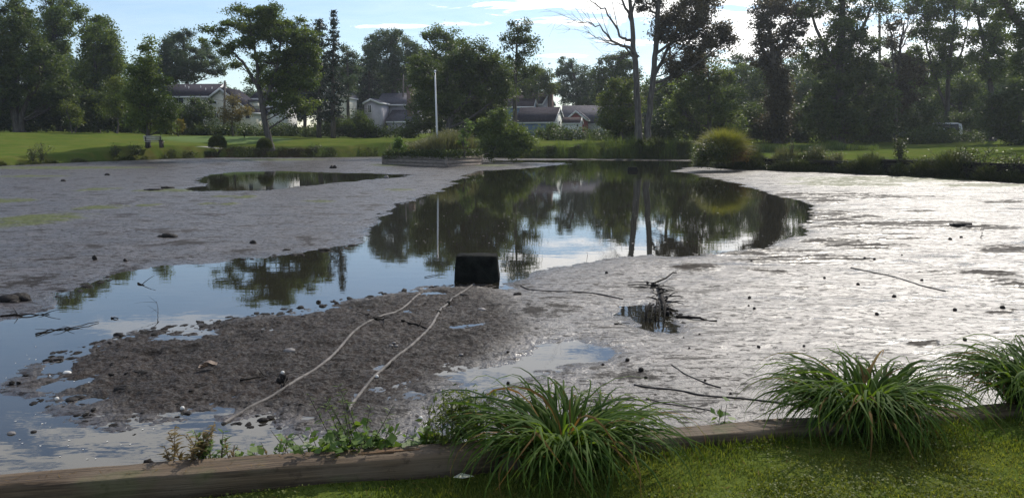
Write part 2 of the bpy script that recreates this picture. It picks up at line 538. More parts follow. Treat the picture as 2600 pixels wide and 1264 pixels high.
lawn = build('lawn', np.concatenate([lawn_v, back]), [Q, bq], lawnmat(), None, {'green': green, 'dry': dry}, True)
tag(lawn, kind='structure')

# ---- mud bed
zc = 1.0097
MAIN = [(1770, 409), (1500, 406.5), (1330, 407), (1240, 408), (1236, 412), (1430, 414), (1440, 417), (1300, 431), (1225, 434), (1160, 459), (1150, 470),
        (1100, 492), (1020, 520), (969, 550), (934, 586), (899, 616), (878, 626), (707, 646), (565, 666), (424, 676), (323, 689), (232, 719), (151, 747), (121, 782),
        (60, 798), (0, 816), (-250, 880), (-700, 1000), (-1500, 1250), (-1500, 1600), (0, 1260), (430, 1200), (650, 1170), (800, 1145), (868, 1121), (858, 1096), (747, 1104), (697, 1075),
        (626, 1065), (565, 1063), (353, 1084), (273, 1099), (222, 1078), (172, 1049), (131, 1020), (60, 998), (20, 985), (43, 967), (101, 949), (131, 914), (202, 893), (293, 863), (333, 848),
        (454, 828), (565, 818), (646, 803), (797, 778), (888, 762), (1010, 742), (1070, 724), (1150, 722), (1262, 722), (1312, 702), (1363, 687), (1464, 666), (1575, 651),
        (1636, 646), (1716, 651), (1817, 644), (1908, 631), (1969, 616), (2019, 596), (2062, 565), (2080, 540), (2050, 515), (1979, 495), (1898, 475), (1817, 455), (1747, 441), (1700, 434), (1730, 429), (1775, 423)]
POOL = [(455, 481), (520, 473), (508, 458), (535, 443), (606, 437), (707, 435), (858, 439), (1010, 443), (1050, 444), (1000, 451), (909, 459), (808, 469), (646, 484), (505, 486)]
PUD1 = [(1612, 800), (1650, 780), (1700, 790), (1712, 815), (1690, 838), (1640, 845), (1615, 830)]
PUD2 = [(1105, 1008), (1205, 960), (1290, 915), (1330, 880), (1440, 868), (1540, 885), (1515, 920), (1420, 930), (1360, 945), (1260, 1000), (1225, 1040), (1190, 1050), (1220, 1000), (1150, 1000)]
PUD3 = [(1060, 1110), (1100, 1080), (1160, 1075), (1150, 1110)]
PUD4 = [(1262, 700), (1330, 690), (1320, 712), (1270, 722)]
STRK = [(1250, 417.5), (1400, 414.5), (1470, 414), (1640, 412), (1560, 416), (1440, 419), (1290, 424)]
unp = lambda pts: [tuple(G(p, q)[:2]) for p, q in pts]

X, Y, Q = polar_grid(2.55, 82, 960, -1.15, 1.6, 1480)
x = X.ravel(); y = Y.ravel()
wx = x + (.10 + .004 * y) * fbm(x * 1.1, y * 1.1, 4, 21) * 1.6; wy = y + (.07 + .004 * y) * fbm(x * .9 + 40, y * 1.3, 4, 22) * 1.8
dw = np.full(x.shape, -99.0)
for P_ in (MAIN, POOL, PUD1, PUD2, PUD3, PUD4):
    d_ = sdist(wx, wy, unp(P_))
    if P_ is PUD2: d_ = d_ - .05
    dw = np.maximum(dw, d_)
sdm = -dw                                               # positive on mud
spm = sdist(x, y, POND)
# roughness of the surface: trampled bank in front of the block, smooth slick to the right
LOBE = unp([(0, 985), (150, 900), (330, 840), (640, 795), (1000, 735), (1160, 722), (1300, 740), (1350, 830), (1300, 900), (1150, 980), (1050, 1090), (850, 1100), (560, 1063), (273, 1099), (60, 998)])
lobe = sstep(-.25, .5, sdist(wx, wy, LOBE))
shore = np.exp(-np.abs(sdm) / .35)
leftbank = sstep(0, -3, x) * sstep(6, 9, y) * .35
amp = .007 + .024 * lobe + .010 * leftbank + .004 * sstep(20, 50, y) + .009 * shore * sstep(2.5, -1, x)
big = fbm(x * 1.6, y * 1.6, 4, 31)
fine = fbm(x * 9, y * 9, 5, 33, .68)
clod = np.maximum(0, fbm(x * 5.5, y * 5.5, 5, 35, .62)) ** 1.3 * 2.2
pits = -np.maximum(0, fbm(x * 2.6 + 9, y * 2.6, 2, 37) - .35) * 3.2
rip = np.sin((x * .45 + y * .9) * 24 + 4 * fbm(x * .8, y * .8, 3, 39)) * .0022 * (1 - lobe) * sstep(.6, 2.5, x) * sstep(20, 10, y)
base = np.where(sdm > 0, .042 * (1 - np.exp(-sdm / .95)), -.12 * (1 - np.exp(sdm / .9)))
zm = base + amp * (.9 * fine + .55 * big) + lobe * (.012 * clod + .028 * pits) + rip + .012 * big
zm += .03 * sstep(3.0, .3, spm) * sstep(8, 14, y)
DARKS = [(2230, 577, 140, 7), (2330, 573, 110, 9), (2450, 580, 110, 7), (2550, 640, 70, 6), (2500, 628, 60, 4), (2090, 547, 70, 16), (2150, 620, 80, 12), (2250, 608, 90, 8), (2570, 728, 40, 9),
         (1770, 686, 40, 7), (2310, 539, 35, 4), (2200, 500, 130, 6), (2020, 500, 70, 10), (1900, 640, 120, 9), (2030, 660, 120, 10), (2560, 515, 60, 3), (2430, 700, 80, 5), (2100, 735, 60, 6), (2380, 885, 40, 4), (2560, 800, 50, 4), (1960, 690, 50, 4)]
dark = np.zeros_like(x)
for (px, py, rx, ry) in DARKS:
    a, b_, c_ = G(px, py), G(px + rx, py), G(px, py - ry)
    dd = ((wx - a[0]) / (b_[0] - a[0])) ** 2 + ((wy - a[1]) / (c_[1] - a[1])) ** 2
    dark = np.maximum(dark, np.exp(-dd * .55))
strand = fbm(x * .9 + .35 * y, y * 4.2, 6, 41, .66)
dark = sstep(.07, .19, dark * (.20 + 1.15 * strand))
ALG = [(70, 563, 120, 20), (255, 531, 60, 7), (375, 525, 28, 4.5), (430, 485, 95, 5), (240, 484, 45, 4), (520, 522, 25, 3), (575, 522, 40, 4), (630, 503, 30, 4), (570, 503, 45, 3), (800, 515, 35, 3),
       (60, 450, 120, 3), (150, 428, 250, 4), (20, 513, 60, 6), (2230, 458, 260, 8), (2150, 470, 160, 7), (2500, 474, 150, 5), (1250, 422, 60, 3), (1000, 420, 60, 4), (1010, 485, 40, 3), (700, 407, 150, 3)]
alg = np.zeros_like(x)
for (px, py, rx, ry) in ALG:
    a, b_, c_ = G(px, py), G(px + rx, py), G(px, py - ry)
    dd = ((wx - a[0]) / (b_[0] - a[0])) ** 2 + ((wy - a[1]) / (c_[1] - a[1])) ** 2
    alg = np.maximum(alg, sstep(1.3, .3, dd + .7 * fbm(x * 2, y * 3, 4, 46)))
alg *= sstep(-.25, .15, fbm(x * 3, y * 5, 4, 47) + alg * .3)
zm += .02 * alg * (1 + fine) + dark * .018 * (1 + fine * 1.2)
zm = np.where(spm < -.05, np.minimum(zm, -.05), zm)
keep = spm.reshape(X.shape) > -1.2
kq = keep.ravel()[Q].any(1)
Qk = Q[kq]
used = np.zeros(len(x), bool); used[Qk.ravel()] = True
remap = np.cumsum(used) - 1


def mudmat():
    m = bpy.data.materials.new('wet_mud'); m.use_nodes = True
    t = NT(m.node_tree); b = t.n['Principled BSDF']
    co = t.n.new('ShaderNodeTexCoord').outputs['Object']
    rough_a, slick, wet = t.attr('rough'), t.attr('slick'), t.attr('wet')
    f = t.noise(co, 1.2, 6, .62); g = t.noise(co, 26, 5, .65)
    film = t.ramp(t.noise(t.scaled(co, .55, 1.9, 1), 1.1, 7, .62, .5), .50, .66)           # thin water left standing in streaks
    bits = t.ramp(t.noise(t.scaled(co, .8, 1.5, 1), 11, 6, .74, .4), .52, .59)             # plant crumbs, dull and dark
    lines = t.ramp(t.noise(t.scaled(co, .35, 3.2, 1), 3.4, 6, .72, 1.2), .55, .61)
    bits = t.math('MAXIMUM', bits, t.math('MULTIPLY', lines, .85))
    mats = t.ramp(t.noise(co, .85, 10, .76, .3), .535, .60)                                    # crusts of debris at every size
    mats = t.math('MULTIPLY', mats, t.math('MULTIPLY_ADD', slick, -.55, 1.0))
    bits = t.math('MAXIMUM', bits, mats)
    c = t.mix(t.ramp(f, .3, .7), (.036, .029, .026), (.076, .061, .053))
    c = t.mix(t.math('MULTIPLY', rough_a, .6), c, t.mix(t.ramp(g, .3, .7), (.010, .008, .007), (.036, .028, .024)))
    c = t.mix(t.math('MULTIPLY', bits, .9), c, (.014, .011, .009))
    c = t.mix(t.math('MULTIPLY', t.attr('algae'), .9), c, t.mix(t.ramp(g, .35, .65), (.05, .065, .012), (.10, .115, .03)))
    c = t.mix(t.math('MULTIPLY', t.attr('debris'), .92), c, (.020, .014, .010))
    t.set(b.inputs['Base Color'], c)
    dry = t.math('MAXIMUM', t.attr('debris'), t.math('MULTIPLY', t.attr('algae'), .8))
    dry = t.math('MAXIMUM', dry, t.math('MULTIPLY', bits, .85))
    dry = t.math('MAXIMUM', dry, t.math('MULTIPLY', rough_a, t.ramp(g, .35, .6, .55, .95)))
    smooth = t.math('MAXIMUM', wet, t.math('MULTIPLY', film, slick))
    rg = t.math('SUBTRACT', .38, t.math('MULTIPLY', smooth, .20))
    rg = t.math('ADD', rg, t.math('MULTIPLY', dry, .4), clamp=True)
    t.set(b.inputs['Roughness'], rg)
    t.set(b.inputs['Specular IOR Level'], t.math('MULTIPLY_ADD', dry, -.78, t.math('MULTIPLY_ADD', slick, .12, .80)))
    st = t.math('MULTIPLY_ADD', smooth, -.45, t.math('MULTIPLY_ADD', rough_a, .42, t.math('MULTIPLY_ADD', slick, -.14, .76)))
    b1 = t.new('ShaderNodeBump', {'Distance': .016, 'Height': t.noise(t.scaled(co, 1, 1.4, 1), 26, 6, .70)})
    t.set(b1.inputs['Strength'], st)
    v = t.new('ShaderNodeTexVoronoi', {'Scale': 40.0}); t.l.new(co, v.inputs['Vector'])
    b2 = t.new('ShaderNodeBump', {'Distance': .010, 'Height': v.outputs['Distance']})
    t.set(b2.inputs['Strength'], t.math('MULTIPLY', st, .5))
    t.l.new(b1.outputs[0], b2.inputs['Normal'])
    t.l.new(b2.outputs[0], b.inputs['Normal'])
    return m


slick_a = sstep(.3, 2.2, x - .10 * y + .9 * fbm(x * .5, y * .5, 3, 83)) * (1 - lobe)
slick_a = np.maximum(slick_a, .35 * sstep(12, 18, y))
wet_a = np.exp(-np.maximum(sdm, 0) / .28) * (1 - .5 * lobe)
mud = build('mud', np.stack([x, y, zm], 1)[used], [remap[Qk]], mudmat(), None,
            {'algae': alg[used], 'debris': dark[used], 'rough': lobe[used], 'slick': slick_a[used], 'wet': wet_a[used]}, True)
tag(mud, kind='structure')
MUDX, MUDY, MUDZ = x[used], y[used], zm[used]


def mud_z(px_, py_):
    k = np.argmin((MUDX - px_) ** 2 + (MUDY - py_) ** 2)
    return float(MUDZ[k])


def M_(px, py, dz=0.0):
    """a point on the mud under a photo pixel"""
    p = G(px, py, .03)
    p[2] = max(mud_z(p[0], p[1]), 0.0) + dz
    return p


# ---- water
def watermat():
    m = bpy.data.materials.new('still_pond_water'); m.use_nodes = True
    t = NT(m.node_tree); b = t.n['Principled BSDF']
    co = t.n.new('ShaderNodeTexCoord').outputs['Object']
    b.inputs['Base Color'].default_value = (.020, .018, .012, 1)
    b.inputs['IOR'].default_value = 1.5
    b.inputs['Specular IOR Level'].default_value = .75
    f = t.noise(t.scaled(co, 1, 1.6, 1), .5, 3)
    t.set(b.inputs['Roughness'], t.ramp(f, .35, .7, .004, .026))
    h = t.noise(t.scaled(co, 1, 2.2, 1), 1.6, 3, .5)
    h2 = t.noise(t.scaled(co, 1, 1.5, 1), 9, 2, .5)
    bn = t.new('ShaderNodeBump', {'Strength': .17, 'Distance': .006, 'Height': t.math('MULTIPLY_ADD', h2, .12, h)})
    t.l.new(bn.outputs[0], b.inputs['Normal'])
    return m


PW = np.array(POND); ctr = PW.mean(0)
wv = [(px_, py_, 0.0) for px_, py_ in ((-70, 2.2), (45, 2.2), (45, 85), (-70, 85))]
water = build('water', [(-60, 1.9, 0), (40, 1.9, 0), (40, 80, 0), (-60, 80, 0)], [[(0, 1, 2, 3)]], watermat())
tag(water, kind='structure')


# ================================================================== trees
def curve(p0, p1, bow=0.15, n=6, side=None):
    p0 = np.asarray(p0, float); p1 = np.asarray(p1, float)
    d = p1 - p0; L = np.linalg.norm(d)
    mid = (p0 + p1) / 2 + np.array((0, 0, -bow * L)) + rng.normal(0, .05 * L, 3)
    t = np.linspace(0, 1, n)[:, None]
    return (1 - t) ** 2 * p0 + 2 * t * (1 - t) * mid + t * t * p1


def tree(name, label, Y, trunks, lobes, leaf=LF_DARK, size=.24, dens=1.0, bark=BARK, group=None, cat='tree', limb=True, flat=.75,
         clump=.75, twigs=36, bare=(), accent=None, trunk_name='trunk', crown_name='crown', base=None, depth=.85, droop=0.0, shell=.45):
    """trunks: [[(px,py,half width px),...],...]  lobes: [(cx,cy,rx,ry[,density])] in photo pixels at distance Y"""
    s = Y / FPX
    first = trunks[0][0] if trunks else (lobes[0][0], 0, 0)
    b0 = ground_pt(first[0], Y) if base is None else np.asarray(base, float)
    root = empty(name, b0, label, cat, group)
    wood = MB(b0); lines = []
    for tr in trunks:
        pts = [A(p[0], p[1], Y) for p in tr]; rad = [p[2] * s for p in tr]
        off = rng.uniform(-.6, .6) if tr is not trunks[0] else 0
        for i in range(1, len(pts)):
            pts[i][1] += rng.normal(0, .25) + off * i / len(pts)
        if abs(tr[0][0] - first[0]) < 60 and tr[0][1] > 300:
            pts[0][2] = float(lawn_z(pts[0][0], pts[0][1])) - .15
            flare = [pts[0] + np.array((0, 0, .0)), pts[0] + (pts[1] - pts[0]) * min(.5, .6 / (np.linalg.norm(pts[1] - pts[0]) + .01))]
            pts = [flare[0], flare[1]] + pts[1:]; rad = [rad[0] * 1.5, rad[0] * 1.08] + rad[1:]
        pts = np.array(pts); rad = np.array(rad)
        # smooth refinement
        n = len(pts); tt = np.linspace(0, n - 1, n * 4)
        P = np.stack([np.interp(tt, np.arange(n), pts[:, k]) for k in range(3)], 1); R = np.interp(tt, np.arange(n), rad)
        P[2:-2] = (P[:-4] + P[1:-3] + P[2:-2] + P[3:-1] + P[4:]) / 5
        P[1:-1] += rng.normal(0, .03, P[1:-1].shape)
        wood.tube(P, np.maximum(R, .015), 8)
        lines.append((P, R))
    for br in bare:                                        # bare limbs that fork into twigs
        P = np.array([A(p[0], p[1], Y) for p in br]); P[:, 1] += np.linspace(0, rng.uniform(-2.5, 1.5), len(P))
        R = np.array([p[2] * s for p in br])
        n = len(P); tt = np.linspace(0, n - 1, n * 4)
        P = np.stack([np.interp(tt, np.arange(n), P[:, k]) for k in range(3)], 1); R = np.interp(tt, np.arange(n), R)
        P[1:-1] += rng.normal(0, .06, P[1:-1].shape)
        wood.tube(P, np.maximum(R, .012), 5)
        for k in range(14):
            i = rng.integers(len(P) // 4, len(P))
            d = P[min(i, len(P) - 1)] - P[max(i - 2, 0)]; d /= np.linalg.norm(d) + 1e-6
            d = d + rng.normal(0, .55, 3); d[2] += .25
            L = rng.uniform(.7, 2.4)
            q = curve(P[i], P[i] + d * L, rng.uniform(-.1, .15), 5)
            wood.tube(q, np.linspace(max(.012, R[i] * .45), .006, 5), 4, False)
            for kk in range(3):
                j = rng.integers(1, 5); d2 = d + rng.normal(0, .6, 3)
                wood.tube(curve(q[j], q[j] + d2 * L * .4, .05, 3), np.linspace(.012, .005, 3), 3, False)
    cr = MB(b0)
    allc = []
    for lb in lobes:
        cx, cy, rx, ry = lb[:4]; ld = lb[4] if len(lb) > 4 else 1.0
        rad = np.array((rx * s, (rx * .6 + ry * .4) * s * depth, ry * s))
        C = A(cx, cy, Y) + np.array((0, rng.normal(0, .35) * rad[1] * 2.0, 0))
        area = math.pi * rad[0] * rad[2]
        ncl = max(3, int(area * 1.5 * dens * ld / clump ** 2 * 1.2))
        rad = rad * 1.06
        d = rng.normal(0, 1, (ncl, 3)); d /= np.linalg.norm(d, axis=1)[:, None]
        rr = rng.uniform(shell ** 2, 1, ncl) ** .5
        cc = C + d * rr[:, None] * rad
        nl = max(12, int(7.0 * dens * ld * area / (size * size * .3) / ncl))
        cr_ = clump * rng.uniform(.5, 1.25, ncl)
        pts = rng.normal(0, .5, (ncl, nl, 3)) * cr_[:, None, None] * np.array((1, 1, flat))
        pts = (pts + cc[:, None]).reshape(-1, 3)
        base_t = np.repeat(np.clip(rng.normal(.45, .30, ncl), 0, 1), nl)
        tint = np.clip(base_t + rng.normal(0, .2, len(base_t)), 0, 1)
        cr.leaves(pts, size, .58, .3, droop, tint)
        if limb and lines:
            best = None
            for (P, R) in lines:
                hd = np.linalg.norm(P[:, :2] - C[:2], axis=1)
                cost = np.abs(P[:, 2] - (C[2] - .55 * hd - rad[2] * .4)) + .5 * hd
                i = int(np.argmin(cost))
                if best is None or cost[i] < best[0]: best = (cost[i], P[i], R[i])
            q = curve(best[1], C, .18, 8)
            r0 = max(.04, min(best[2] * .55, .03 + .02 * np.linalg.norm(C - best[1])))
            wood.tube(q, np.linspace(r0, .03, 8), 5, False)
            for k in range(min(ncl, twigs)):
                i = rng.integers(3, 8)
                wood.tube(curve(q[i], cc[k], .12, 4), np.linspace(.035, .010, 4), 4, False)
    if wood.n: wood.done(trunk_name, bark, root, True)
    if cr.n: cr.done(crown_name, leaf, root, False, True)
    if accent:
        (am, al) = accent
        a_ = MB(b0)
        for (cx, cy, rx, ry) in al:
            C = A(cx, cy, Y); rad = np.array((rx * s, rx * s * .8, ry * s)); n = int(math.pi * rad[0] * rad[2] * 45)
            d = rng.normal(0, .5, (n, 3)); a_.leaves(C + d * rad, size, .58)
        a_.done('turning_leaves', am, root, False, True)
    return root


def mass(name, Y, lobes, leaf, size=.28, dens=1.0, dy=2.0):
    """continuous undergrowth that reads as one mass"""
    cr = MB(); s = Y / FPX
    for lb in lobes:
        cx, cy, rx, ry = lb[:4]
        rad = np.array((rx * s, rx * s * .6, ry * s)); C = A(cx, cy, Y) + np.array((0, rng.uniform(-dy, dy), 0))
        area = math.pi * rad[0] * rad[2]
        ncl = max(5, int(area * 1.6)); d = rng.normal(0, 1, (ncl, 3)); d /= np.linalg.norm(d, axis=1)[:, None]
        cc = C + d * rng.uniform(.2, 1, ncl)[:, None] ** .5 * rad
        nl = max(10, int(4.6 * dens * area / (size * size * .3) / ncl))
        p = (rng.normal(0, .42, (ncl, nl, 3)) * np.array((1, 1, .8)) + cc[:, None]).reshape(-1, 3)
        t = np.clip(np.repeat(rng.normal(.4, .25, ncl), nl) + rng.normal(0, .2, ncl * nl), 0, 1)
        g = lawn_z(p[:, 0], p[:, 1]); p[:, 2] = np.maximum(p[:, 2], g + rng.uniform(.02, .25, len(p)))
        cr.leaves(p, size, .58, .3, 0, t)
    o = cr.done(name, leaf, None, False, True)
    return tag(o, kind='stuff')


def band(x0, x1, step, y, ry, jx=12, jy=8, rr=(22, 40)):
    out = []
    xx = x0
    while xx < x1:
        out.append((xx + random.uniform(-jx, jx), y + random.uniform(-jy, jy), random.uniform(*rr), ry * random.uniform(.7, 1.25)))
        xx += step
    return out


# -- left side
tree('tree', 'tall dark broad tree with forked trunk at the far left of the lawn', 86,
     [[(46, 337, 9), (40, 295, 8), (36, 235, 7), (32, 150, 4), (30, 70, 2)], [(57, 337, 7), (62, 295, 6), (82, 235, 5), (112, 160, 3)], [(42, 320, 5), (20, 250, 4), (0, 190, 3)]],
     [(42, 60, 46, 48), (5, 140, 55, 60), (90, 110, 50, 55), (152, 170, 48, 50), (60, 200, 55, 55), (135, 245, 52, 38), (15, 240, 45, 45), (60, 20, 25, 22), (165, 225, 30, 30), (-40, 110, 45, 80), (90, 265, 45, 28, .6)], LF_DARK, .26)
tree('tree', 'tall pale green tree rising behind the forked tree at left', 102, [[(150, 335, 6), (145, 200, 5), (135, 60, 3)]],
     [(130, 25, 46, 40), (150, 85, 38, 45), (110, 90, 40, 50), (165, 45, 22, 30), (140, 140, 45, 40), (110, -15, 30, 25)], LF_MID, .27, .9)
tree('tree', 'leafy green tree with rounded shoulders right of the forked tree', 96, [[(248, 335, 6), (245, 230, 5), (240, 110, 3)]],
     [(225, 70, 40, 38), (275, 105, 40, 42), (238, 145, 52, 42), (292, 155, 28, 38), (250, 215, 58, 42), (205, 205, 35, 40), (212, 38, 22, 18), (225, 270, 50, 35)], LF_MID, .27)
tree('small_tree', 'small bright green tree on thin stems at the left hedge', 84, [[(182, 333, 1.6), (178, 300, 1.3), (172, 280, 1)], [(190, 333, 1.2), (190, 300, 1)]],
     [(178, 285, 20, 18), (185, 305, 18, 14), (172, 268, 10, 8)], LF_YEL, .2, 1.0, twigs=8)
tree('young_tree', 'young pyramidal tree with rusty top beside the bench', 66, [[(377, 370, 5), (377, 330, 4.4), (376, 240, 3.2), (375, 150, 1.8), (376, 100, .8)]],
     [(376, 120, 15, 28), (378, 165, 30, 30), (360, 195, 34, 26), (400, 200, 34, 26), (378, 235, 54, 30), (350, 270, 40, 26), (410, 270, 42, 28), (380, 300, 64, 24), (345, 318, 30, 12), (415, 318, 34, 12), (335, 240, 14, 14)],
     LF_MID, .2, .85, accent=(LF_ORANGE, [(374, 108, 9, 16), (385, 130, 8, 14)]))
tree('small_tree', 'thin young tree standing between the small bright tree and the young pyramidal tree', 84, [[(297, 336, 2.2), (296, 300, 1.8), (294, 250, 1)]],
     [(294, 265, 26, 24), (300, 230, 22, 26), (285, 290, 20, 12), (312, 205, 18, 20)], LF_YEL, .2, .8, twigs=10)
tree('tree', 'blue green rounded tree behind the cream gabled house', 118, [[(478, 330, 6), (478, 220, 5), (465, 110, 2.5)]],
     [(455, 120, 40, 34), (425, 150, 26, 28), (500, 155, 42, 34), (540, 165, 32, 30), (470, 185, 48, 26), (430, 105, 15, 14), (480, 92, 20, 12), (510, 120, 18, 16)], LF_BLUE, .27, .95)
tree('tree', 'broad umbrella shaped tree with layered branches and a leaning grey trunk', 70,
     [[(686, 376, 9), (682, 340, 8), (668, 275, 7), (657, 225, 6)], [(668, 275, 6), (690, 220, 5), (715, 140, 3), (720, 70, 1.5)], [(657, 225, 5), (625, 165, 3.5), (585, 125, 2), (545, 100, 1)], [(657, 225, 5), (655, 150, 3.5), (640, 70, 1.5)], [(690, 220, 4), (750, 165, 2.5), (785, 120, 1)]],
     [(600, 60, 46, 14, .8), (560, 85, 42, 12, .75), (540, 108, 28, 10, .7), (640, 42, 46, 18, .9), (690, 40, 50, 22), (630, 80, 50, 14, .7), (700, 75, 50, 26), (600, 118, 36, 10, .6), (760, 130, 40, 34), (730, 165, 44, 26), (700, 195, 40, 22), (735, 62, 42, 17), (770, 95, 34, 20), (785, 140, 24, 24), (660, 75, 46, 14), (715, 100, 55, 22), (610, 95, 34, 9),
      (575, 135, 34, 8), (640, 120, 36, 10), (745, 145, 46, 26), (690, 150, 46, 16), (720, 195, 52, 24), (770, 190, 34, 22), (605, 165, 26, 8), (690, 232, 40, 20), (740, 240, 40, 22), (765, 265, 34, 20), (715, 275, 30, 18), (800, 165, 14, 14), (640, 200, 26, 14), (775, 215, 30, 20), (655, 175, 26, 9)],
     LF_MID, .2, 1.1, bark=BARK_PALE, flat=.55, clump=.66, twigs=30)


def conifer(label, Y, px, top, base_y, prof, trunk_w=6, dens=1.0, leaf=LF_CONIFER):
    s = Y / FPX
    b0 = ground_pt(px, Y); root = empty('conifer', b0, label, 'conifer', None)
    T = A(px, top, Y); wood = MB(b0); nd = MB(b0)
    n = 14; P = np.stack([np.linspace(b0[k], T[k], n) for k in range(3)], 1); P[1:-1, :2] += rng.normal(0, .05, (n - 2, 2))
    wood.tube(P, np.linspace(trunk_w * s, .03, n), 7)
    zs = np.arange(A(px, base_y, Y)[2], T[2], .42 / dens)
    pz = np.array([A(px, q[0], Y)[2] for q in prof])[::-1]; pr = np.array([q[1] * s for q in prof])[::-1]
    for zz_ in zs:
        L0 = np.interp(zz_, pz, pr)
        for k in range(rng.integers(4, 7)):
            th = rng.uniform(0, 2 * math.pi); L = L0 * rng.uniform(.55, 1.15)
            p0 = np.array((T[0] + (b0[0] - T[0]) * (T[2] - zz_) / (T[2] - b0[2]), T[1] + (b0[1] - T[1]) * (T[2] - zz_) / (T[2] - b0[2]), zz_))
            p1 = p0 + np.array((math.cos(th) * L, math.sin(th) * L, -.25 * L + .1))
            q = curve(p0, p1, -.08, 5)
            wood.tube(q, np.linspace(.04, .01, 5), 3, False)
            m = int(10 + 16 * L)
            t = rng.uniform(.15, 1, m); c = p0 + (p1 - p0) * t[:, None] + rng.normal(0, .16, (m, 3)) * np.array((1, 1, .6)); c[:, 2] -= .12
            nd.leaves(c, .34, .4, .1, .4)
    wood.done('trunk', BARK, root, True); nd.done('crown', leaf, root, False, True)
    return root


conifer('tall thin spired conifer topped by a bare leader, right of the umbrella tree', 86, 847, 28, 300, [(28, 4), (60, 8), (75, 12), (130, 20), (200, 30), (260, 34), (320, 20)], 7)
conifer('dark blunt topped conifer just left of the spired conifer', 88, 812, 50, 300, [(50, 14), (70, 24), (130, 34), (200, 38), (280, 40), (330, 24)], 7, 1.1)
conifer('dark conifer half hidden behind the umbrella tree', 92, 775, 62, 290, [(62, 8), (100, 22), (160, 30), (260, 36)], 5)
conifer('squat dark conifer rising behind the left gable of the grey house', 124, 937, 118, 310, [(118, 10), (150, 26), (200, 38), (260, 42), (310, 40)], 6, 1.1)
tree('tree', 'narrow pale tree filling the gap right of the spired conifer', 108, [[(885, 330, 4), (884, 200, 3), (882, 130, 1.5)]],
     [(884, 130, 20, 22), (878, 170, 22, 28), (896, 170, 18, 24), (884, 215, 24, 26)], LF_BLUE, .25, .75)
tree('tree', 'wide rounded tree rising behind the grey house', 124, [[(1000, 330, 6), (1000, 200, 5), (1000, 110, 2)]],
     [(965, 105, 32, 22), (1000, 108, 44, 26), (1045, 128, 28, 28), (985, 155, 58, 40), (1000, 205, 58, 36), (940, 125, 18, 18), (1025, 170, 40, 40)], LF_BLUE, .28, .95)
tree('tree', 'tree with a lobed crown and curved bare limb standing behind the flagpole', 96, [[(1120, 330, 5), (1115, 230, 4), (1112, 140, 3)], [(1112, 140, 2.2), (1095, 120, 1.5), (1085, 100, 1)]],
     [(1100, 90, 34, 18), (1150, 105, 32, 26), (1120, 140, 46, 34), (1078, 97, 16, 10), (1100, 185, 48, 44), (1165, 140, 28, 30), (1070, 190, 30, 40)], LF_MID, .25, .9)
tree('willow', 'large drooping dark olive tree with a pale leaning trunk behind the planter', 73,
     [[(1134, 342, 8), (1140, 312, 7), (1152, 288, 6), (1140, 250, 4), (1135, 200, 2)], [(1152, 288, 4), (1180, 265, 3), (1205, 220, 2)]],
     [(1210, 140, 55, 24), (1250, 172, 42, 36), (1180, 165, 56, 34), (1230, 220, 60, 40), (1150, 215, 56, 42), (1085, 205, 42, 44), (1060, 165, 28, 20), (1268, 240, 26, 32), (1120, 262, 48, 28), (1200, 285, 48, 36), (1072, 255, 26, 34), (1240, 290, 36, 26), (1195, 118, 28, 12), (1270, 195, 22, 24)],
     LF_DARK, .2, 1.05, bark=BARK_PALE, droop=.8, twigs=24)
tree('tree', 'tall slender see-through tree with oval top right of the willow', 84,
     [[(1307, 330, 6), (1307, 260, 5), (1309, 180, 4), (1314, 90, 2), (1316, 55, 1)]],
     [(1315, 72, 34, 22, .55), (1345, 95, 22, 26, .5), (1288, 112, 22, 24, .5), (1335, 122, 26, 18, .5), (1305, 100, 20, 20, .5), (1315, 160, 24, 20, .8), (1308, 190, 20, 20), (1342, 180, 26, 22, .9), (1300, 225, 18, 14, .8)], LF_DARK, .24, 1.0, twigs=20)
tree('tree', 'sunlit yellow green tree behind the brown roofed house', 122, [[(1362, 320, 5), (1362, 230, 4), (1362, 190, 2)]],
     [(1360, 200, 34, 28), (1385, 205, 20, 28), (1348, 230, 28, 22), (1395, 225, 16, 20), (1330, 215, 26, 30)], LF_YEL, .27, .9)
tree('tree', 'blue black tree standing behind the grey roofed house with a red gable', 132, [[(1470, 320, 5), (1468, 230, 4), (1450, 160, 2)]],
     [(1438, 165, 24, 24), (1468, 195, 32, 30), (1500, 212, 28, 32), (1430, 222, 22, 22), (1450, 245, 48, 20), (1425, 190, 16, 14), (1490, 245, 40, 26)], LF_BLUE, .28, .9)
tree('tree', 'dense dark tree right behind the bare branched twin trunk tree', 112, [[(1560, 330, 6), (1560, 230, 5), (1562, 170, 2)]],
     [(1555, 168, 34, 28), (1582, 195, 38, 38), (1530, 195, 22, 24), (1545, 235, 44, 30), (1600, 240, 40, 36), (1590, 150, 20, 18)], LF_DARK, .27, 1.0)
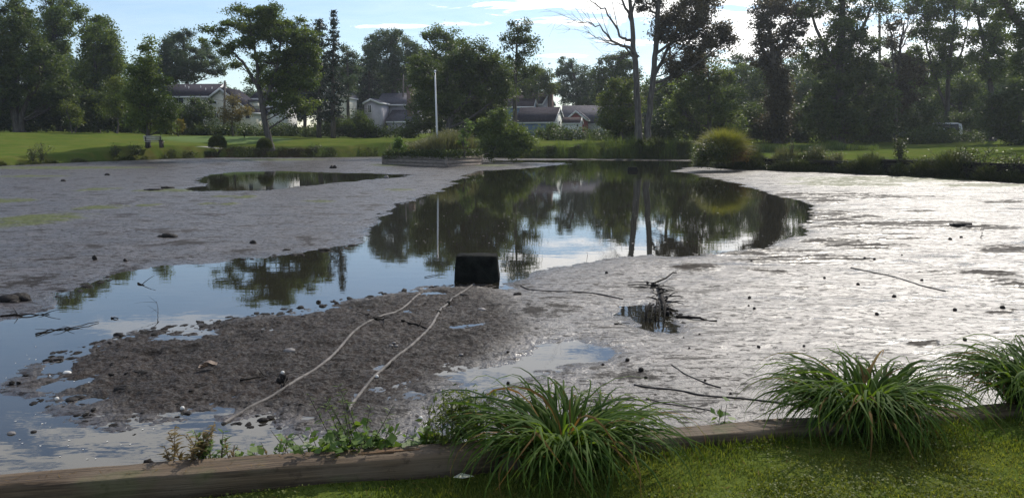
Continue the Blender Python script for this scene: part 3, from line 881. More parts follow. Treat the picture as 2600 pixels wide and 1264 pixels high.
tree('tree', 'tall twin trunk tree with bare dead limbs and a bronze crown', 70,
     [[(1622, 368, 9.5), (1621, 300, 8.5), (1617, 205, 7.5), (1608, 120, 6.5), (1603, 40, 5), (1592, -70, 3.5)], [(1645, 366, 8.5), (1646, 300, 7.5), (1658, 200, 7), (1666, 110, 6.5), (1672, 0, 5.5), (1684, -90, 4)],
      [(1660, 195, 5), (1695, 130, 4), (1725, 60, 3), (1745, 0, 2)], [(1664, 140, 4), (1700, 110, 3), (1760, 95, 2)]],
     [(1700, 30, 44, 40), (1755, 45, 46, 40), (1798, 88, 42, 32), (1740, 108, 50, 34), (1692, 85, 32, 34), (1768, 145, 44, 28), (1718, 160, 34, 26), (1640, 5, 20, 26, .6), (1832, 108, 22, 22), (1660, -50, 80, 34), (1760, -40, 60, 36), (1700, 190, 24, 18, .6), (1790, 20, 26, 24)],
     LF_RED, .22, 1.0, bark=BARK_PALE, twigs=24,
     bare=[[(1621, 145, 5), (1600, 125, 4), (1560, 112, 3), (1520, 72, 1.8), (1485, 60, 1), (1432, 66, .5)], [(1606, 105, 4), (1575, 95, 3), (1540, 30, 2), (1500, 2, 1), (1450, -20, .6)], [(1604, 60, 4), (1585, 20, 3), (1560, -30, 2)],
           [(1612, 150, 3), (1580, 120, 2), (1545, 118, 1.2), (1480, 90, .6)], [(1603, 40, 3), (1620, -10, 2), (1625, -60, 1)], [(1610, 130, 2.5), (1590, 140, 1.6), (1560, 150, .8)]])
tree('tree', 'slender grey stemmed tree just right of the twin trunk tree', 88, [[(1704, 345, 5), (1702, 270, 4.5), (1703, 200, 4), (1700, 120, 2.5)]],
     [(1690, 225, 24, 22, .6), (1716, 250, 24, 24, .6), (1695, 280, 28, 24, .8), (1725, 200, 20, 22, .7)], LF_DARK, .24)
tree('small_tree', 'sunlit yellow green small tree left of the twin trunks', 79, [[(1578, 345, 4), (1578, 300, 3), (1576, 240, 1.5)]],
     [(1572, 232, 30, 30), (1598, 265, 30, 34), (1552, 268, 28, 34), (1578, 300, 46, 30), (1545, 305, 20, 20), (1590, 215, 18, 14)], LF_YEL, .22, 1.0)
tree('tree', 'round bushy tree with sunlit top right of the bronze crown', 77, [[(1800, 345, 6), (1800, 280, 5), (1798, 200, 2.5)]],
     [(1788, 178, 44, 28), (1830, 205, 38, 32), (1758, 220, 42, 36), (1800, 262, 60, 40), (1750, 300, 46, 36), (1850, 298, 46, 38), (1720, 270, 30, 30)], LF_MID, .23, 1.05)
tree('tree', 'pale thin leaved tree behind the bushy tree with sunlit top', 116, [[(1884, 330, 4), (1884, 230, 3), (1880, 165, 1.5)]],
     [(1872, 158, 26, 22), (1892, 188, 26, 26), (1860, 190, 20, 22), (1884, 225, 34, 26)], LF_BLUE, .26, .65)
tree('tree', 'tree whose thick straight trunk is wrapped in dark ivy', 79,
     [[(1972, 362, 10), (1970, 300, 9), (1966, 200, 8), (1962, 120, 6), (1950, 50, 4)], [(1964, 150, 6), (2000, 90, 4), (2030, 40, 2)], [(1964, 160, 5), (1930, 110, 3.5), (1925, 65, 2.5), (1945, 30, 1.5)]],
     [(1966, 150, 20, 26, 2.4), (1966, 200, 24, 30, 2.8), (1969, 255, 26, 34, 2.8), (1972, 310, 30, 38, 2.8), (1973, 350, 26, 20, 2), (1935, 28, 36, 22, .9), (1985, 28, 42, 28, .95), (1925, 58, 22, 16, .9), (1955, 85, 38, 26, .9), (2010, 75, 36, 30, .95), (2030, 30, 28, 26, .8), (1975, -15, 50, 24, .9), (1932, 118, 24, 16, .7), (1922, 152, 22, 16, .7), (2010, 125, 28, 18, .7), (1960, 112, 34, 18, .7)], LF_RED, .24, 1.0, twigs=16)
tree('tree', 'huge dark tree filling the tree line with crown cut by the top of the picture', 77,
     [[(2128, 362, 15), (2130, 270, 13), (2132, 160, 11), (2138, 40, 8), (2140, -60, 5)], [(2132, 160, 6), (2180, 90, 4.5), (2210, 20, 3)], [(2132, 180, 6), (2085, 110, 4.5), (2060, 30, 3)]],
     [(2100, 5, 46, 34, .8), (2058, 20, 26, 30, .75), (2150, 40, 36, 40, .8), (2130, 100, 50, 44), (2090, 140, 46, 36), (2180, 130, 46, 46), (2130, 190, 66, 44), (2200, 210, 54, 44), (2110, 250, 66, 44), (2190, 280, 64, 44), (2250, 262, 36, 36), (2130, 320, 66, 34), (2225, 20, 36, 26, .7), (2230, 320, 50, 34), (2070, 300, 44, 40)], LF_DARK, .25, 1.0, twigs=24)
tree('tree', 'brown tinged tree in front of the pole with a bare forked top', 83, [[(2275, 355, 6), (2272, 250, 5), (2280, 150, 3.5), (2295, 60, 2)], [(2272, 220, 3), (2262, 140, 2), (2268, 70, 1)]],
     [(2275, 165, 34, 24, .9), (2300, 200, 40, 26), (2255, 60, 26, 26, .5), (2290, 95, 28, 26, .5), (2265, 215, 30, 24), (2290, 250, 46, 30), (2320, 170, 26, 22, .6), (2260, 120, 18, 16, .4)], LF_RED, .24, .9,
     bare=[[(2278, 160, 2.5), (2262, 110, 1.8), (2250, 60, 1.2), (2235, 20, .6)], [(2285, 120, 2.2), (2296, 60, 1.4), (2300, 10, .8)], [(2280, 140, 2), (2315, 90, 1.4), (2330, 40, .7)]])
tree('tree', 'tall airy tree with wispy leaves and open crown between the pole and the leaning trunk', 86,
     [[(2402, 350, 7), (2405, 270, 6), (2412, 170, 5), (2420, 80, 3.5), (2425, 0, 2)], [(2405, 280, 4), (2375, 200, 3), (2350, 110, 2), (2340, 30, 1.2)], [(2410, 190, 3), (2445, 120, 2), (2455, 50, 1)]],
     [(2340, 35, 34, 28, .9), (2380, 22, 42, 28, .9), (2438, 32, 34, 28, .85), (2368, 82, 40, 28, .85), (2432, 95, 34, 28, .8), (2330, 90, 28, 24, .8), (2400, 135, 44, 24, .85), (2342, 148, 34, 26, .85), (2310, 20, 26, 26, .8), (2320, 140, 28, 24, .8), (2390, 180, 40, 24, .7), (2350, 205, 36, 24, .8), (2440, 165, 26, 26, .6), (2400, -15, 60, 24, .6)], LF_MID, .25, 1.0, twigs=18)
tree('tree', 'thin tree with a leaning bare trunk near the right edge', 81,
     [[(2522, 350, 7), (2522, 215, 6), (2500, 120, 5), (2480, 30, 3), (2470, -40, 2)], [(2505, 140, 3), (2530, 80, 2.2), (2545, 20, 1.5)]],
     [(2478, 22, 30, 26, .85), (2510, 55, 32, 28, .85), (2520, 108, 30, 26, .8), (2556, 95, 30, 28, .9), (2470, 85, 24, 24, .75), (2550, 150, 38, 28, 1.0), (2480, 140, 26, 24, .8), (2520, 0, 44, 26, .9), (2510, 180, 40, 26, .9)], LF_MID, .24, 1.0, twigs=16)
tree('tree', 'ivy clad trunk leaning into the top right corner', 60,
     [[(2790, 400, 14), (2730, 280, 13), (2660, 150, 11), (2590, 60, 9), (2540, 0, 7), (2480, -80, 5)]],
     [(2600, 75, 26, 24, 1.3), (2570, 35, 24, 22, 1.3), (2548, 5, 20, 18, 1.2), (2625, 115, 28, 28, 1.2), (2660, 160, 40, 34, 1.2), (2600, 150, 30, 30, .8), (2640, 40, 46, 50, .9)], LF_DARK, .2, 1.0, twigs=10)
tree('tree', 'dark bushy tree at the right end of the tree line', 72, [[(2585, 372, 6), (2583, 300, 5), (2580, 240, 3)]],
     [(2580, 220, 40, 40), (2550, 255, 42, 42), (2600, 290, 46, 46), (2540, 310, 44, 36), (2510, 275, 34, 34), (2590, 345, 44, 28)], LF_DARK, .22, 1.0)
tree('tree', 'round olive tree behind the parked vehicles', 92, [[(2440, 345, 6), (2440, 290, 5), (2440, 230, 3)]],
     [(2440, 230, 46, 34), (2480, 270, 42, 36), (2420, 280, 46, 34), (2460, 215, 30, 24), (2400, 240, 28, 28)], LF_MID, .25, .9)
tree('autumn_tree', 'small tan and yellow tree in front of the cream gable', 88, [[(592, 336, 2.2), (592, 310, 1.9), (590, 270, 1)]],
     [(590, 265, 20, 16, .7), (578, 285, 22, 14, .7), (608, 285, 22, 16, .7), (592, 300, 30, 12, .7), (585, 252, 10, 10, .6)], LF_ORANGE, .2, .9, twigs=14)

# bushes one can tell apart
tree('bush', 'large rounded bush hanging over the far shore right of the planter', 60, [[(1275, 390, 4), (1272, 360, 3), (1270, 320, 2)]],
     [(1268, 300, 28, 22), (1250, 335, 42, 30), (1300, 345, 40, 30), (1330, 368, 24, 20), (1255, 372, 50, 26), (1310, 378, 36, 20), (1225, 320, 22, 22)], LF_MID, .16, 1.25, cat='bush', clump=.5, twigs=10)
tree('bush', 'dark round bush below the twin trunk tree on its left', 80, [[(1590, 350, 3), (1590, 330, 2)]], [(1590, 322, 34, 32), (1565, 335, 24, 24), (1612, 335, 24, 26)], LF_DARK, .2, 1.2, cat='bush', twigs=6)
tree('bush', 'tall dark shrub against the cream house wall', 92, [[(498, 335, 3), (498, 300, 2)]], [(498, 268, 28, 22), (485, 295, 34, 26), (520, 295, 28, 26), (505, 318, 44, 20)], LF_DARK, .22, 1.0, cat='bush', twigs=6)
tree('bush', 'golden green cone shaped shrub at the lawn edge', 84, [[(452, 337, 1.5), (452, 320, 1)]], [(452, 322, 12, 12, 1.6), (448, 331, 16, 7, 1.6), (456, 312, 7, 8, 1.6)], LF_GOLD, .14, 1.3, cat='bush', clump=.3, twigs=4)
tree('bush', 'pale shrub in front of the dark barn roof', 88, [[(1405, 350, 2), (1405, 330, 1.5)]], [(1405, 330, 22, 11), (1390, 340, 26, 11), (1425, 340, 24, 10)], LF_MID, .2, 1.0, cat='bush', twigs=5)
tree('bush', 'bushy shrub standing left of the grey house corner', 90, [[(925, 338, 2), (925, 315, 1.5)]], [(905, 312, 24, 20), (935, 326, 26, 13), (895, 325, 28, 18), (910, 294, 12, 12)], LF_MID, .2, 1.0, cat='bush', twigs=5)

# masses of undergrowth
mass('undergrowth', 90, band(-80, 450, 20, 305, 28) + band(-60, 330, 30, 265, 35), LF_DARK, .26)
mass('undergrowth', 92, band(440, 960, 20, 333, 11, jy=4, rr=(18, 30)), LF_DARK, .24)
mass('undergrowth', 91, band(850, 910, 20, 320, 22) + band(910, 1060, 18, 336, 10, jy=4, rr=(16, 26)) + band(1060, 1300, 20, 320, 24) + band(1075, 1270, 24, 285, 26), LF_DARK, .24)
mass('undergrowth', 86, band(1405, 1640, 18, 343, 11, jy=4, rr=(16, 28)), LF_DARK, .22)
mass('undergrowth', 84, band(1640, 2350, 22, 335, 26) + band(1700, 2330, 26, 290, 30), LF_DARK, .26)
mass('undergrowth', 79, band(2290, 2480, 12, 347, 15, jy=4, rr=(12, 22)), LF_DARK, .2)
mass('undergrowth', 85, band(2400, 2680, 20, 345, 22) + band(2400, 2680, 24, 310, 26), LF_DARK, .26)
mass('woodland', 118, band(-200, 420, 26, 250, 50, rr=(35, 60)) + band(-200, 470, 26, 180, 34, rr=(30, 50)) + band(380, 760, 24, 290, 30) , LF_BLUE, .4, .8, 6)
mass('woodland', 145, band(600, 1330, 24, 265, 44, rr=(30, 55)) + band(700, 1330, 24, 215, 30) + band(830, 1300, 36, 190, 30, rr=(30, 50)), LF_BLUE, .4, .8, 6)
mass('woodland', 112, band(1640, 2700, 26, 240, 40, rr=(34, 54)) + band(1900, 2700, 30, 175, 26, rr=(26, 44)), LF_MID, .34, .8, 4)
mass('woodland', 150, band(1480, 2700, 26, 280, 50, rr=(35, 60)) + band(1860, 2700, 26, 215, 34, rr=(30, 50)), LF_BLUE, .42, .8, 6)

# ================================================================== houses beyond the trees
def frame(o, yaw):
    o = np.asarray(o, float); c, s_ = math.cos(yaw), math.sin(yaw)

    def f(p):
        p = np.asarray(p, float)
        return np.stack([o[0] + p[..., 0] * c - p[..., 1] * s_, o[1] + p[..., 0] * s_ + p[..., 1] * c, o[2] + p[..., 2]], -1)
    return f


def obox(mb, M, x0, x1, y0, y1, z0, z1):
    k = np.array([(x0, y0, z0), (x1, y0, z0), (x1, y1, z0), (x0, y1, z0), (x0, y0, z1), (x1, y0, z1), (x1, y1, z1), (x0, y1, z1)], float)
    mb.add(M(k), [(0, 3, 2, 1), (4, 5, 6, 7), (0, 1, 5, 4), (1, 2, 6, 5), (2, 3, 7, 6), (3, 0, 4, 7)])


def gable(root, M, O, x0, x1, y0, y1, ze, xr, zr, wall, roof, zb=-.4, ze2=None, over=.3, suffix=''):
    """gable end in local xz (faces local -y); eaves ze (left) and ze2 (right), ridge at xr, zr. M: local->world, O: root origin"""
    ze2 = ze if ze2 is None else ze2
    w_ = MB(O); w_.prism([(x0, zb), (x1, zb), (x1, ze2), (xr, zr), (x0, ze)], y0, y1, M); w_.done('wall', wall, root)
    r_ = MB(O)
    for (xa, za, sg) in ((x0, ze, -1), (x1, ze2, 1)):
        dx_, dz_ = xa - xr, za - zr; L = math.hypot(dx_, dz_); ux, uz = dx_ / L, dz_ / L
        ex, ez = xa + ux * over, za + uz * over
        n = np.array((-uz * sg * 1.0, ux * sg * 1.0)); n = n if n[1] > 0 else -n
        t0, t1 = .02, .16
        r_.prism([(xr + n[0] * t0 * 0, zr + t0), (ex + n[0] * t0, ez + n[1] * t0), (ex + n[0] * t1, ez + n[1] * t1), (xr, zr + t1 * 1.15)], y0 - over, y1 + over, M)
    r_.done('roof', roof, root)
    t_ = MB(O)
    for (xa, za, sg) in ((x0, ze, -1), (x1, ze2, 1)):
        dx_, dz_ = xa - xr, za - zr; L = math.hypot(dx_, dz_); ux, uz = dx_ / L, dz_ / L
        n = np.array((-uz, ux)); n = n if n[1] > 0 else -n
        ex, ez = xa + ux * over, za + uz * over
        t_.prism([(xr, zr - .16), (ex, ez - .16), (ex + n[0] * .12, ez + n[1] * .12), (xr, zr + .15)], y0 - over - .05, y0 - over - .004, M)
        xo0, xo1 = sorted((ex, ex + sg * .07)); obox(t_, M, xo0, xo1, y0 - over, y1 + over, ez - .12, ez + .10)
    t_.done('trim', TRIM, root)


def window(root, M, O, face, a, z, w_, h, pane2=True):
    """face: ('y', y) on the gable end or ('x', x, sign) on a side wall; a = centre along the face"""
    f = MB(O); g = MB(O); t = .07

    def bx(mb, a0, a1, z0, z1, d0, d1):
        if face[0] == 'y':
            obox(mb, M, a0, a1, face[1] - d1, face[1] - d0, z0, z1)
        else:
            xs = sorted((face[1] + face[2] * d0, face[1] + face[2] * d1)); obox(mb, M, xs[0], xs[1], a0, a1, z0, z1)
    bx(f, a - w_ / 2 - t, a - w_ / 2, z - t, z + h + t, -.02, .06); bx(f, a + w_ / 2, a + w_ / 2 + t, z - t, z + h + t, -.02, .06)
    bx(f, a - w_ / 2, a + w_ / 2, z + h, z + h + t, -.02, .06); bx(f, a - w_ / 2, a + w_ / 2, z - t, z, -.02, .08)
    if pane2: bx(f, a - .025, a + .025, z, z + h, -.02, .04)
    fo = f.done('window', TRIM, root)
    bx(g, a - w_ / 2, a + w_ / 2, z, z + h, -.03, .015); g.done('pane', GLASS, fo)


def chimney(root, M, O, x0, x1, y0, y1, z0, z1, matl=BRICK):
    c = MB(O); obox(c, M, x0, x1, y0, y1, z0, z1); obox(c, M, x0 - .06, x1 + .06, y0 - .06, y1 + .06, z1, z1 + .16)
    o = c.done('chimney', matl, root)
    p = MB(O)
    for k in (.3, .7):
        xx = x0 + (x1 - x0) * k; yy = (y0 + y1) / 2
        p.tube([M((xx, yy, z1 + .16)), M((xx, yy, z1 + .48))], .11, 8)
    p.done('chimney_pot', STONE, o)


def at_house(px, Y, label, name='house'):
    O = ground_pt(px, Y); return empty(name, O, label, 'house', None), O


zpx = lambda py, Y, px=1300: A(px, py, Y)[2]

# cream house with a lean-to slope facing the pond
Y0 = 100
root, O = at_house(545, Y0, 'cream house with dark roof and a long sloping gable behind the tan tree')
s = Y0 / FPX; Z = lambda py: zpx(py, Y0) - O[2]
M = frame(O, math.radians(-4))
gable(root, M, O, 0, 98 * s, 0, 5.5, Z(244), 24 * s, Z(226), CREAM, ROOF_DK, ze2=Z(284))
window(root, M, O, ('y', 0), 6 * s, Z(264), .55, .3, False)
window(root, M, O, ('y', 0), 90 * s, Z(301), .5, .9, False)
window(root, M, O, ('y', 0), 9 * s, Z(298), .5, .5)
# main body to its left, ridge along the view's width
O2 = O; M2 = frame(O + np.array((-.3, 1.2, 0)), math.radians(86))
gable(root, M2, O, 0, 7.0, .4, 7.2, Z(243), 3.4, Z(211), CREAM, ROOF_DK)
window(root, M2, O, ('x', 0, -1), 4.6, Z(262), 1.3, .8)
window(root, M2, O, ('x', 0, -1), 2.2, Z(262), .9, .8)
for (dx_, dz_) in ((.9, .5), (2.6, .75), (4.1, .6), (4.8, .9), (1.6, .3)):
    v = MB(O); xx = 1.0 + dz_ * 1.6; zz_ = Z(243) + (Z(211) - Z(243)) * (xx / 3.4)
    p = M2((xx, dx_, zz_)); v.tube([p, p + np.array((0, 0, .42))], .05, 6); v.done('roof_vent', TRIM, root)
dm = MB(O); obox(dm, M, 75 * s, 93 * s, 2.6, 4.4, Z(275), Z(256)); dm.done('dormer', CREAM, root)
dr = MB(O); obox(dr, M, 72 * s, 95 * s, 2.4, 4.6, Z(256), Z(252)); dr.done('dormer_roof', ROOF_GR, root)

# pale house piece seen right and left of the umbrella tree's trunk
Y0 = 106; root, O = at_house(648, Y0, 'pale sided house partly hidden behind the umbrella tree trunk')
s = Y0 / FPX; Z = lambda py: zpx(py, Y0) - O[2]; M = frame(O, math.radians(80))
gable(root, M, O, 0, 6, -3.4, 0, Z(250), 3, Z(226), WHITEW, ROOF_DK)
window(root, M, O, ('x', 0, -1), -2.3, Z(265), .9, .9)

# cream house glimpsed between the conifer trunks
Y0 = 108; root, O = at_house(815, Y0, 'cream house with white trimmed gable glimpsed between the conifer trunks')
s = Y0 / FPX; Z = lambda py: zpx(py, Y0) - O[2]; M = frame(O, math.radians(-6))
gable(root, M, O, -14 * s, 44 * s, .8, 7, Z(258), 15 * s, Z(232), CREAM, ROOF_GR)
gable(root, M, O, 46 * s, 68 * s, -1.2, 5, Z(246), 57 * s, Z(235), CREAM, ROOF_GR, over=.18)
window(root, M, O, ('y', -1.2), 57 * s, Z(270), .7, .75)
window(root, M, O, ('y', .8), 10 * s, Z(300), .8, .9)

# grey house with the brick chimney
Y0 = 112; root, O = at_house(928, Y0, 'grey house with several roofs and a tall brick chimney')
s = Y0 / FPX; Z = lambda py: zpx(py, Y0) - O[2]; M = frame(O, math.radians(-8))
gable(root, M, O, 0, 40 * s, 0, 4.4, Z(262), 17 * s, Z(253), GREYW, ROOF_GR, over=.15)
window(root, M, O, ('y', 0), 14 * s, Z(286), .42, 1.0)
M2 = frame(O + np.array((22 * s, 4.6, 0)), math.radians(83))
gable(root, M2, O, 0, 6.4, -6.4, 0, Z(262), 3.0, Z(233), GREYW, ROOF_GR)
window(root, M2, O, ('x', 0, -1), -4.1, Z(271), .55, .4); window(root, M2, O, ('x', 0, -1), -5.4, Z(271), .4, .4)
M3 = frame(O + np.array((54 * s, .8, 0)), math.radians(84))
gable(root, M3, O, 0, 4.6, -4.4, 0, Z(309), 4.4, Z(273), GREYW, ROOF_GR, over=.15)
chimney(root, M, O, 97 * s, 110 * s, 2.6, 3.5, 0, Z(222))

# dark barn-like building with the pale clapboard gable end
Y0 = 104; cr_ = A(1407, 310, Y0); O = np.array((cr_[0], cr_[1], float(lawn_z(cr_[0], cr_[1]))))
root = empty('house', O, 'dark roofed outbuilding with blue side wall and pale clapboard gable', 'house')
Z = lambda py: zpx(py, Y0) - O[2]; M = frame(O, math.radians(66)); s = Y0 / FPX
gable(root, M, O, 0, 3.9, 0, 5.6, Z(310), 1.95, Z(274), SID_PALE, ROOF_DK, over=.12)
bw = MB(O); obox(bw, M, -.03, -.004, .06, 5.5, -.3, Z(312)); bw.done('side_wall', BLUEW, root)
window(root, M, O, ('y', 0), 1.9, Z(314), .42, .28, False)
bl = MB(O); bl.blob(M((1.6, -.1, Z(282))), (.12, .12, .12), .05); bl.done('wall_lamp', TRIM, root)

# brown-roofed house behind it, chimney on the gable end
Y0 = 122; cr_ = A(1376, 264, Y0); O = np.array((cr_[0], cr_[1], float(lawn_z(cr_[0], cr_[1]))))
root = empty('house', O, 'brown roofed house with a chimney up its white trimmed gable end', 'house')
Z = lambda py: zpx(py, Y0) - O[2]; s = Y0 / FPX; M = frame(O, math.radians(58))
gable(root, M, O, 0, 4.0, 0, 6.2, Z(264), 2.0, Z(235), GREYW, ROOF_BR, over=.15)
chimney(root, M, O, 1.75, 2.35, -.72, -.06, 0, Z(222))
window(root, M, O, ('y', 0), .85, Z(277), .32, .4); window(root, M, O, ('y', 0), 3.1, Z(277), .32, .4)
window(root, M, O, ('x', 0, -1), 2.0, Z(275), .9, .5)

# blue walled house behind the slender tree
Y0 = 118; root, O = at_house(1300, Y0, 'blue walled house behind the slender see-through tree')
Z = lambda py: zpx(py, Y0) - O[2]; s = Y0 / FPX; M = frame(O, math.radians(82))
gable(root, M, O, 0, 5, -3.2, 2, Z(272), 2.5, Z(252), BLUEW, ROOF_BR, over=.12)

# grey-roofed house with the red gable
Y0 = 114; root, O = at_house(1435, Y0, 'grey roofed house with a small red front gable')
Z = lambda py: zpx(py, Y0) - O[2]; s = Y0 / FPX
M = frame(O + np.array((0, 2.0, 0)), math.radians(88))
gable(root, M, O, 0, 6, -8.2, 0, Z(312), 3.0, Z(268), WHITEW, ROOF_GR)
M2 = frame(O + np.array((0, -.2, 0)), math.radians(-12))
gable(root, M2, O, 2 * s, 52 * s, 0, 3.5, Z(304), 26 * s, Z(283), REDW, ROOF_GR, over=.2)

# little white shed
Y0 = 101; cr_ = A(1472, 313, Y0); O = np.array((cr_[0], cr_[1], float(lawn_z(cr_[0], cr_[1]))))
root = empty('shed', O, 'small white shed with a grey roof beside the clapboard gable', 'shed')
Z = lambda py: zpx(py, Y0) - O[2]; s = Y0 / FPX; M = frame(O, math.radians(70))
gable(root, M, O, 0, 1.3, 0, 2.35, Z(313), .65, Z(301), WHITEW, ROOF_BR, over=.08)
window(root, M, O, ('y', 0), .65, Z(322), .22, .4, False); window(root, M, O, ('x', 0, -1), .28, Z(322), .18, .4, False)

# utility poles and the wire between houses and trees
def utility_pole(px, top, Y, label, r=.14, arm=True):
    O = ground_pt(px, Y); root = empty('utility_pole', O, label, 'utility pole', None)
    T = A(px, top, Y); m = MB(O); m.tube([O + np.array((0, 0, -.3)), (O + T) / 2, T], [r * 1.15, r, r * .8], 8); m.done('post', POLE, root)
    if arm:
        a = MB(O); a.box(T - np.array((0, -.17, .7)), (2.2, .1, .12), .2); a.done('crossarm', POLE, root)
        for k in (-.95, -.4, .4, .95):
            i = MB(O); c = T - np.array((0, -.17, .64)) + np.array((k * math.cos(.2), k * math.sin(.2), 0)); i.tube([c, c + np.array((0, 0, .16))], [.05, .035], 6); i.done('insulator', GLASS, root)
    return T


t1 = utility_pole(571, 205, 97, 'brown utility pole in front of the cream gabled house', .15, False)
t2 = utility_pole(2233, 35, 90, 'tall bare pole standing among the trees right of the huge dark tree', .17, False)
t3 = utility_pole(1024, 190, 118, 'thin utility pole behind the brick chimney', .12, True)


def wire(p0, p1, sag, label):
    t = np.linspace(0, 1, 22)[:, None]
    P = np.asarray(p0) * (1 - t) + np.asarray(p1) * t; P[:, 2] -= sag * 4 * (t[:, 0] * (1 - t[:, 0]))
    m = MB(P[0]); m.tube(P, .022, 4); o = m.done('overhead_wire', CABLE); o.location = P[0]
    tag(o, label, 'wire', 'overhead wires')


wire(A(571, 248, 97), A(935, 276, 97), .5, 'dark wire running from the brown pole to the grey house')
wire(A(571, 258, 97), A(760, 275, 97), .3, 'lower dark wire running right from the brown pole')
wire(A(1300, 287, 97), A(1560, 286, 97), .1, 'thin dark wire crossing before the clapboard gable')
wire(A(545, 252, 96), A(571, 256, 97), .05, 'short service wire between brown pole and cream wall')

# ================================================================== park furniture on the far lawn
def place_px(px, py, Y): return ground_pt(px, Y)


BENCHW = mat('pale_bench_wood', (.36, .34, .30), (.48, .46, .42), 6, .7)
O = ground_pt(394, 65); root = empty('park_bench', O, 'pale slatted park bench standing beside the young pyramidal tree', 'bench'); M = frame(O, math.radians(50))
for k in range(4):
    pass
b = MB(O)
for k in range(4): obox(b, M, -.75, .75, -.24 + k * .125, -.14 + k * .125, .42, .46)
b.done('seat', BENCHW, root)
b = MB(O)
for k in range(3): obox(b, M, -.75, .75, .27 + k * .035, .31 + k * .035, .52 + k * .14, .63 + k * .14)
b.done('backrest', BENCHW, root)
for sx in (-.62, .62):
    for (ya, yb) in ((-.2, -.14), (.24, .30)):
        b = MB(O); obox(b, M, sx - .03, sx + .03, ya, yb, -.05, .42 if ya < 0 else .84); b.done('leg', CONC, root)
O = ground_pt(410, 65); root = empty('litter_bin', O, 'small brown litter bin right of the park bench', 'litter bin')
b = MB(O); b.tube([O + np.array((0, 0, -.05)), O + np.array((0, 0, .55))], [.15, .17], 12); b.done('bin_body', WOOD_DK, root)
b = MB(O); b.tube([O + np.array((0, 0, .551)), O + np.array((0, 0, .60))], [.20, .18], 12); b.done('rim', CONC, root)
# path strip on the far lawn
xs = np.linspace(500, 565, 14); P = [ground_pt(px, 68 + .6 * math.sin(i * .4)) for i, px in enumerate(xs)]
v = []; f = []
for i, p in enumerate(P):
    for dy_ in (-.55, .55):
        v.append((p[0], p[1] + dy_, float(lawn_z(p[0], p[1] + dy_)) + .05))
for i in range(len(P) - 1): f.append((2 * i, 2 * i + 2, 2 * i + 3, 2 * i + 1))
tag(build('path', v, [f], mat('pale_path', (.22, .21, .20), (.30, .29, .27), 4, .9)), kind='structure')
O = ground_pt(622, 80); root = empty('hole_marker', O, 'tiny dark marker standing on the pale putting green', 'marker'); b = MB(O)
b.tube([O, O + np.array((0, 0, .28))], [.05, .05], 6); b.blob(O + np.array((0, 0, .3)), (.09, .09, .09), .05, 8, 6); b.done('marker_post', CONC, root)


def car(px, Y, yaw, label, van=False, dz=0.0):
    O = ground_pt(px, Y, dz); root = empty('parked_car', O, label, 'car', 'cars parked behind the trees'); M = frame(O, yaw)
    h = 1.95 if van else 1.45
    prof = [(-2.2, .35), (2.2, .35), (2.25, .75), (1.95, .92), (1.2, 1.0), (.75, h - .05), (.4, h), (-1.6, h), (-2.05, h - .12), (-2.25, 1.0)]
    b = MB(O); b.prism(prof, -.85, .85, M); b.done('body', CARW, root)
    for sd2 in (-1, 1):
        g = MB(O); y0, y1 = sorted((sd2 * .852, sd2 * .87))
        g.prism([(-1.9, 1.02), (.95, 1.02), (.6, h - .14), (-1.75, h - .14)], y0, y1, M); g.done('side_window', GLASS, root)
        for xw in (-1.4, 1.4):
            t = MB(O); c = M((xw, sd2 * .78, .33)); ax = M((xw, sd2 * .90, .33)) - c; t.tube([c - ax, c + ax], .33, 14); wo = t.done('wheel', RUBBER, root)
            r = MB(O); r.tube([c + ax * 1.02, c + ax * 1.12], .19, 10); r.done('rim', TRIM, wo)
    g = MB(O); k = np.array([(1.19, -.75, 1.02), (1.19, .75, 1.02), (.78, .72, h - .1), (.78, -.72, h - .1)]); k[:, 0] += .03
    g.add(M(np.concatenate([k, k + np.array((-.02, 0, .0))])), [(0, 1, 2, 3), (7, 6, 5, 4)]); g.done('windscreen', GLASS, root)
    for sd2 in (-1, 1):
        l = MB(O); obox(l, M, 2.2, 2.27, sd2 * .62 - .14, sd2 * .62 + .14, .62, .76); l.done('headlight', SHELL, root)


car(2376, 84.0, math.radians(172), 'white van with bright roof parked in the gap between the trees', True, -.1)
car(2338, 84.5, math.radians(150), 'white car mostly hidden by leaves in the gap left of the van', False, .0)
car(2489, 90, math.radians(200), 'white car just glimpsed through the bushes behind the right lawn', False, -.3)

# ================================================================== planter island with flagpole
cl_, cf, crr = G(974, 418.5)[:2], G(1133, 425)[:2], G(1222.6, 419.5)[:2]
bk = cl_ + crr - cf
O = np.array((*((cl_ + crr) / 2), 0.0)); root = empty('planter_box', O, 'square raised timber planter standing in the mud of the pond', 'planter')
corners = [cl_, cf, crr, bk]
for i in range(4):
    a, b2 = corners[i], corners[(i + 1) % 4]; d = b2 - a; L = np.linalg.norm(d); yaw = math.atan2(d[1], d[0])
    p = MB(O)
    for k in range(3):
        c = np.array((*((a + b2) / 2), -.12 + .12 + k * .245 + .06)); p.box(c, (L - .16, .15, .235), yaw, None, .006)
    p.done('side_board', PLANTERW, root)
for c in corners:
    p = MB(O); p.box((c[0], c[1], .30), (.17, .17, .82), math.atan2((crr - cf)[1], (crr - cf)[0])); p.done('corner_post', PLANTERW, root)
e1 = (cl_ - cf); e2 = (crr - cf)
so = MB(O); mm = np.array([(*(cf + e1 * a + e2 * b), .5) for a, b in ((.03, .03), (.97, .03), (.97, .97), (.03, .97))]); so.add(np.concatenate([mm, mm - np.array((0, 0, .5))]), [(0, 3, 2, 1), (4, 5, 6, 7), (0, 1, 5, 4), (1, 2, 6, 5), (2, 3, 7, 6), (3, 0, 4, 7)]); so.done('soil', MUDDY, root)


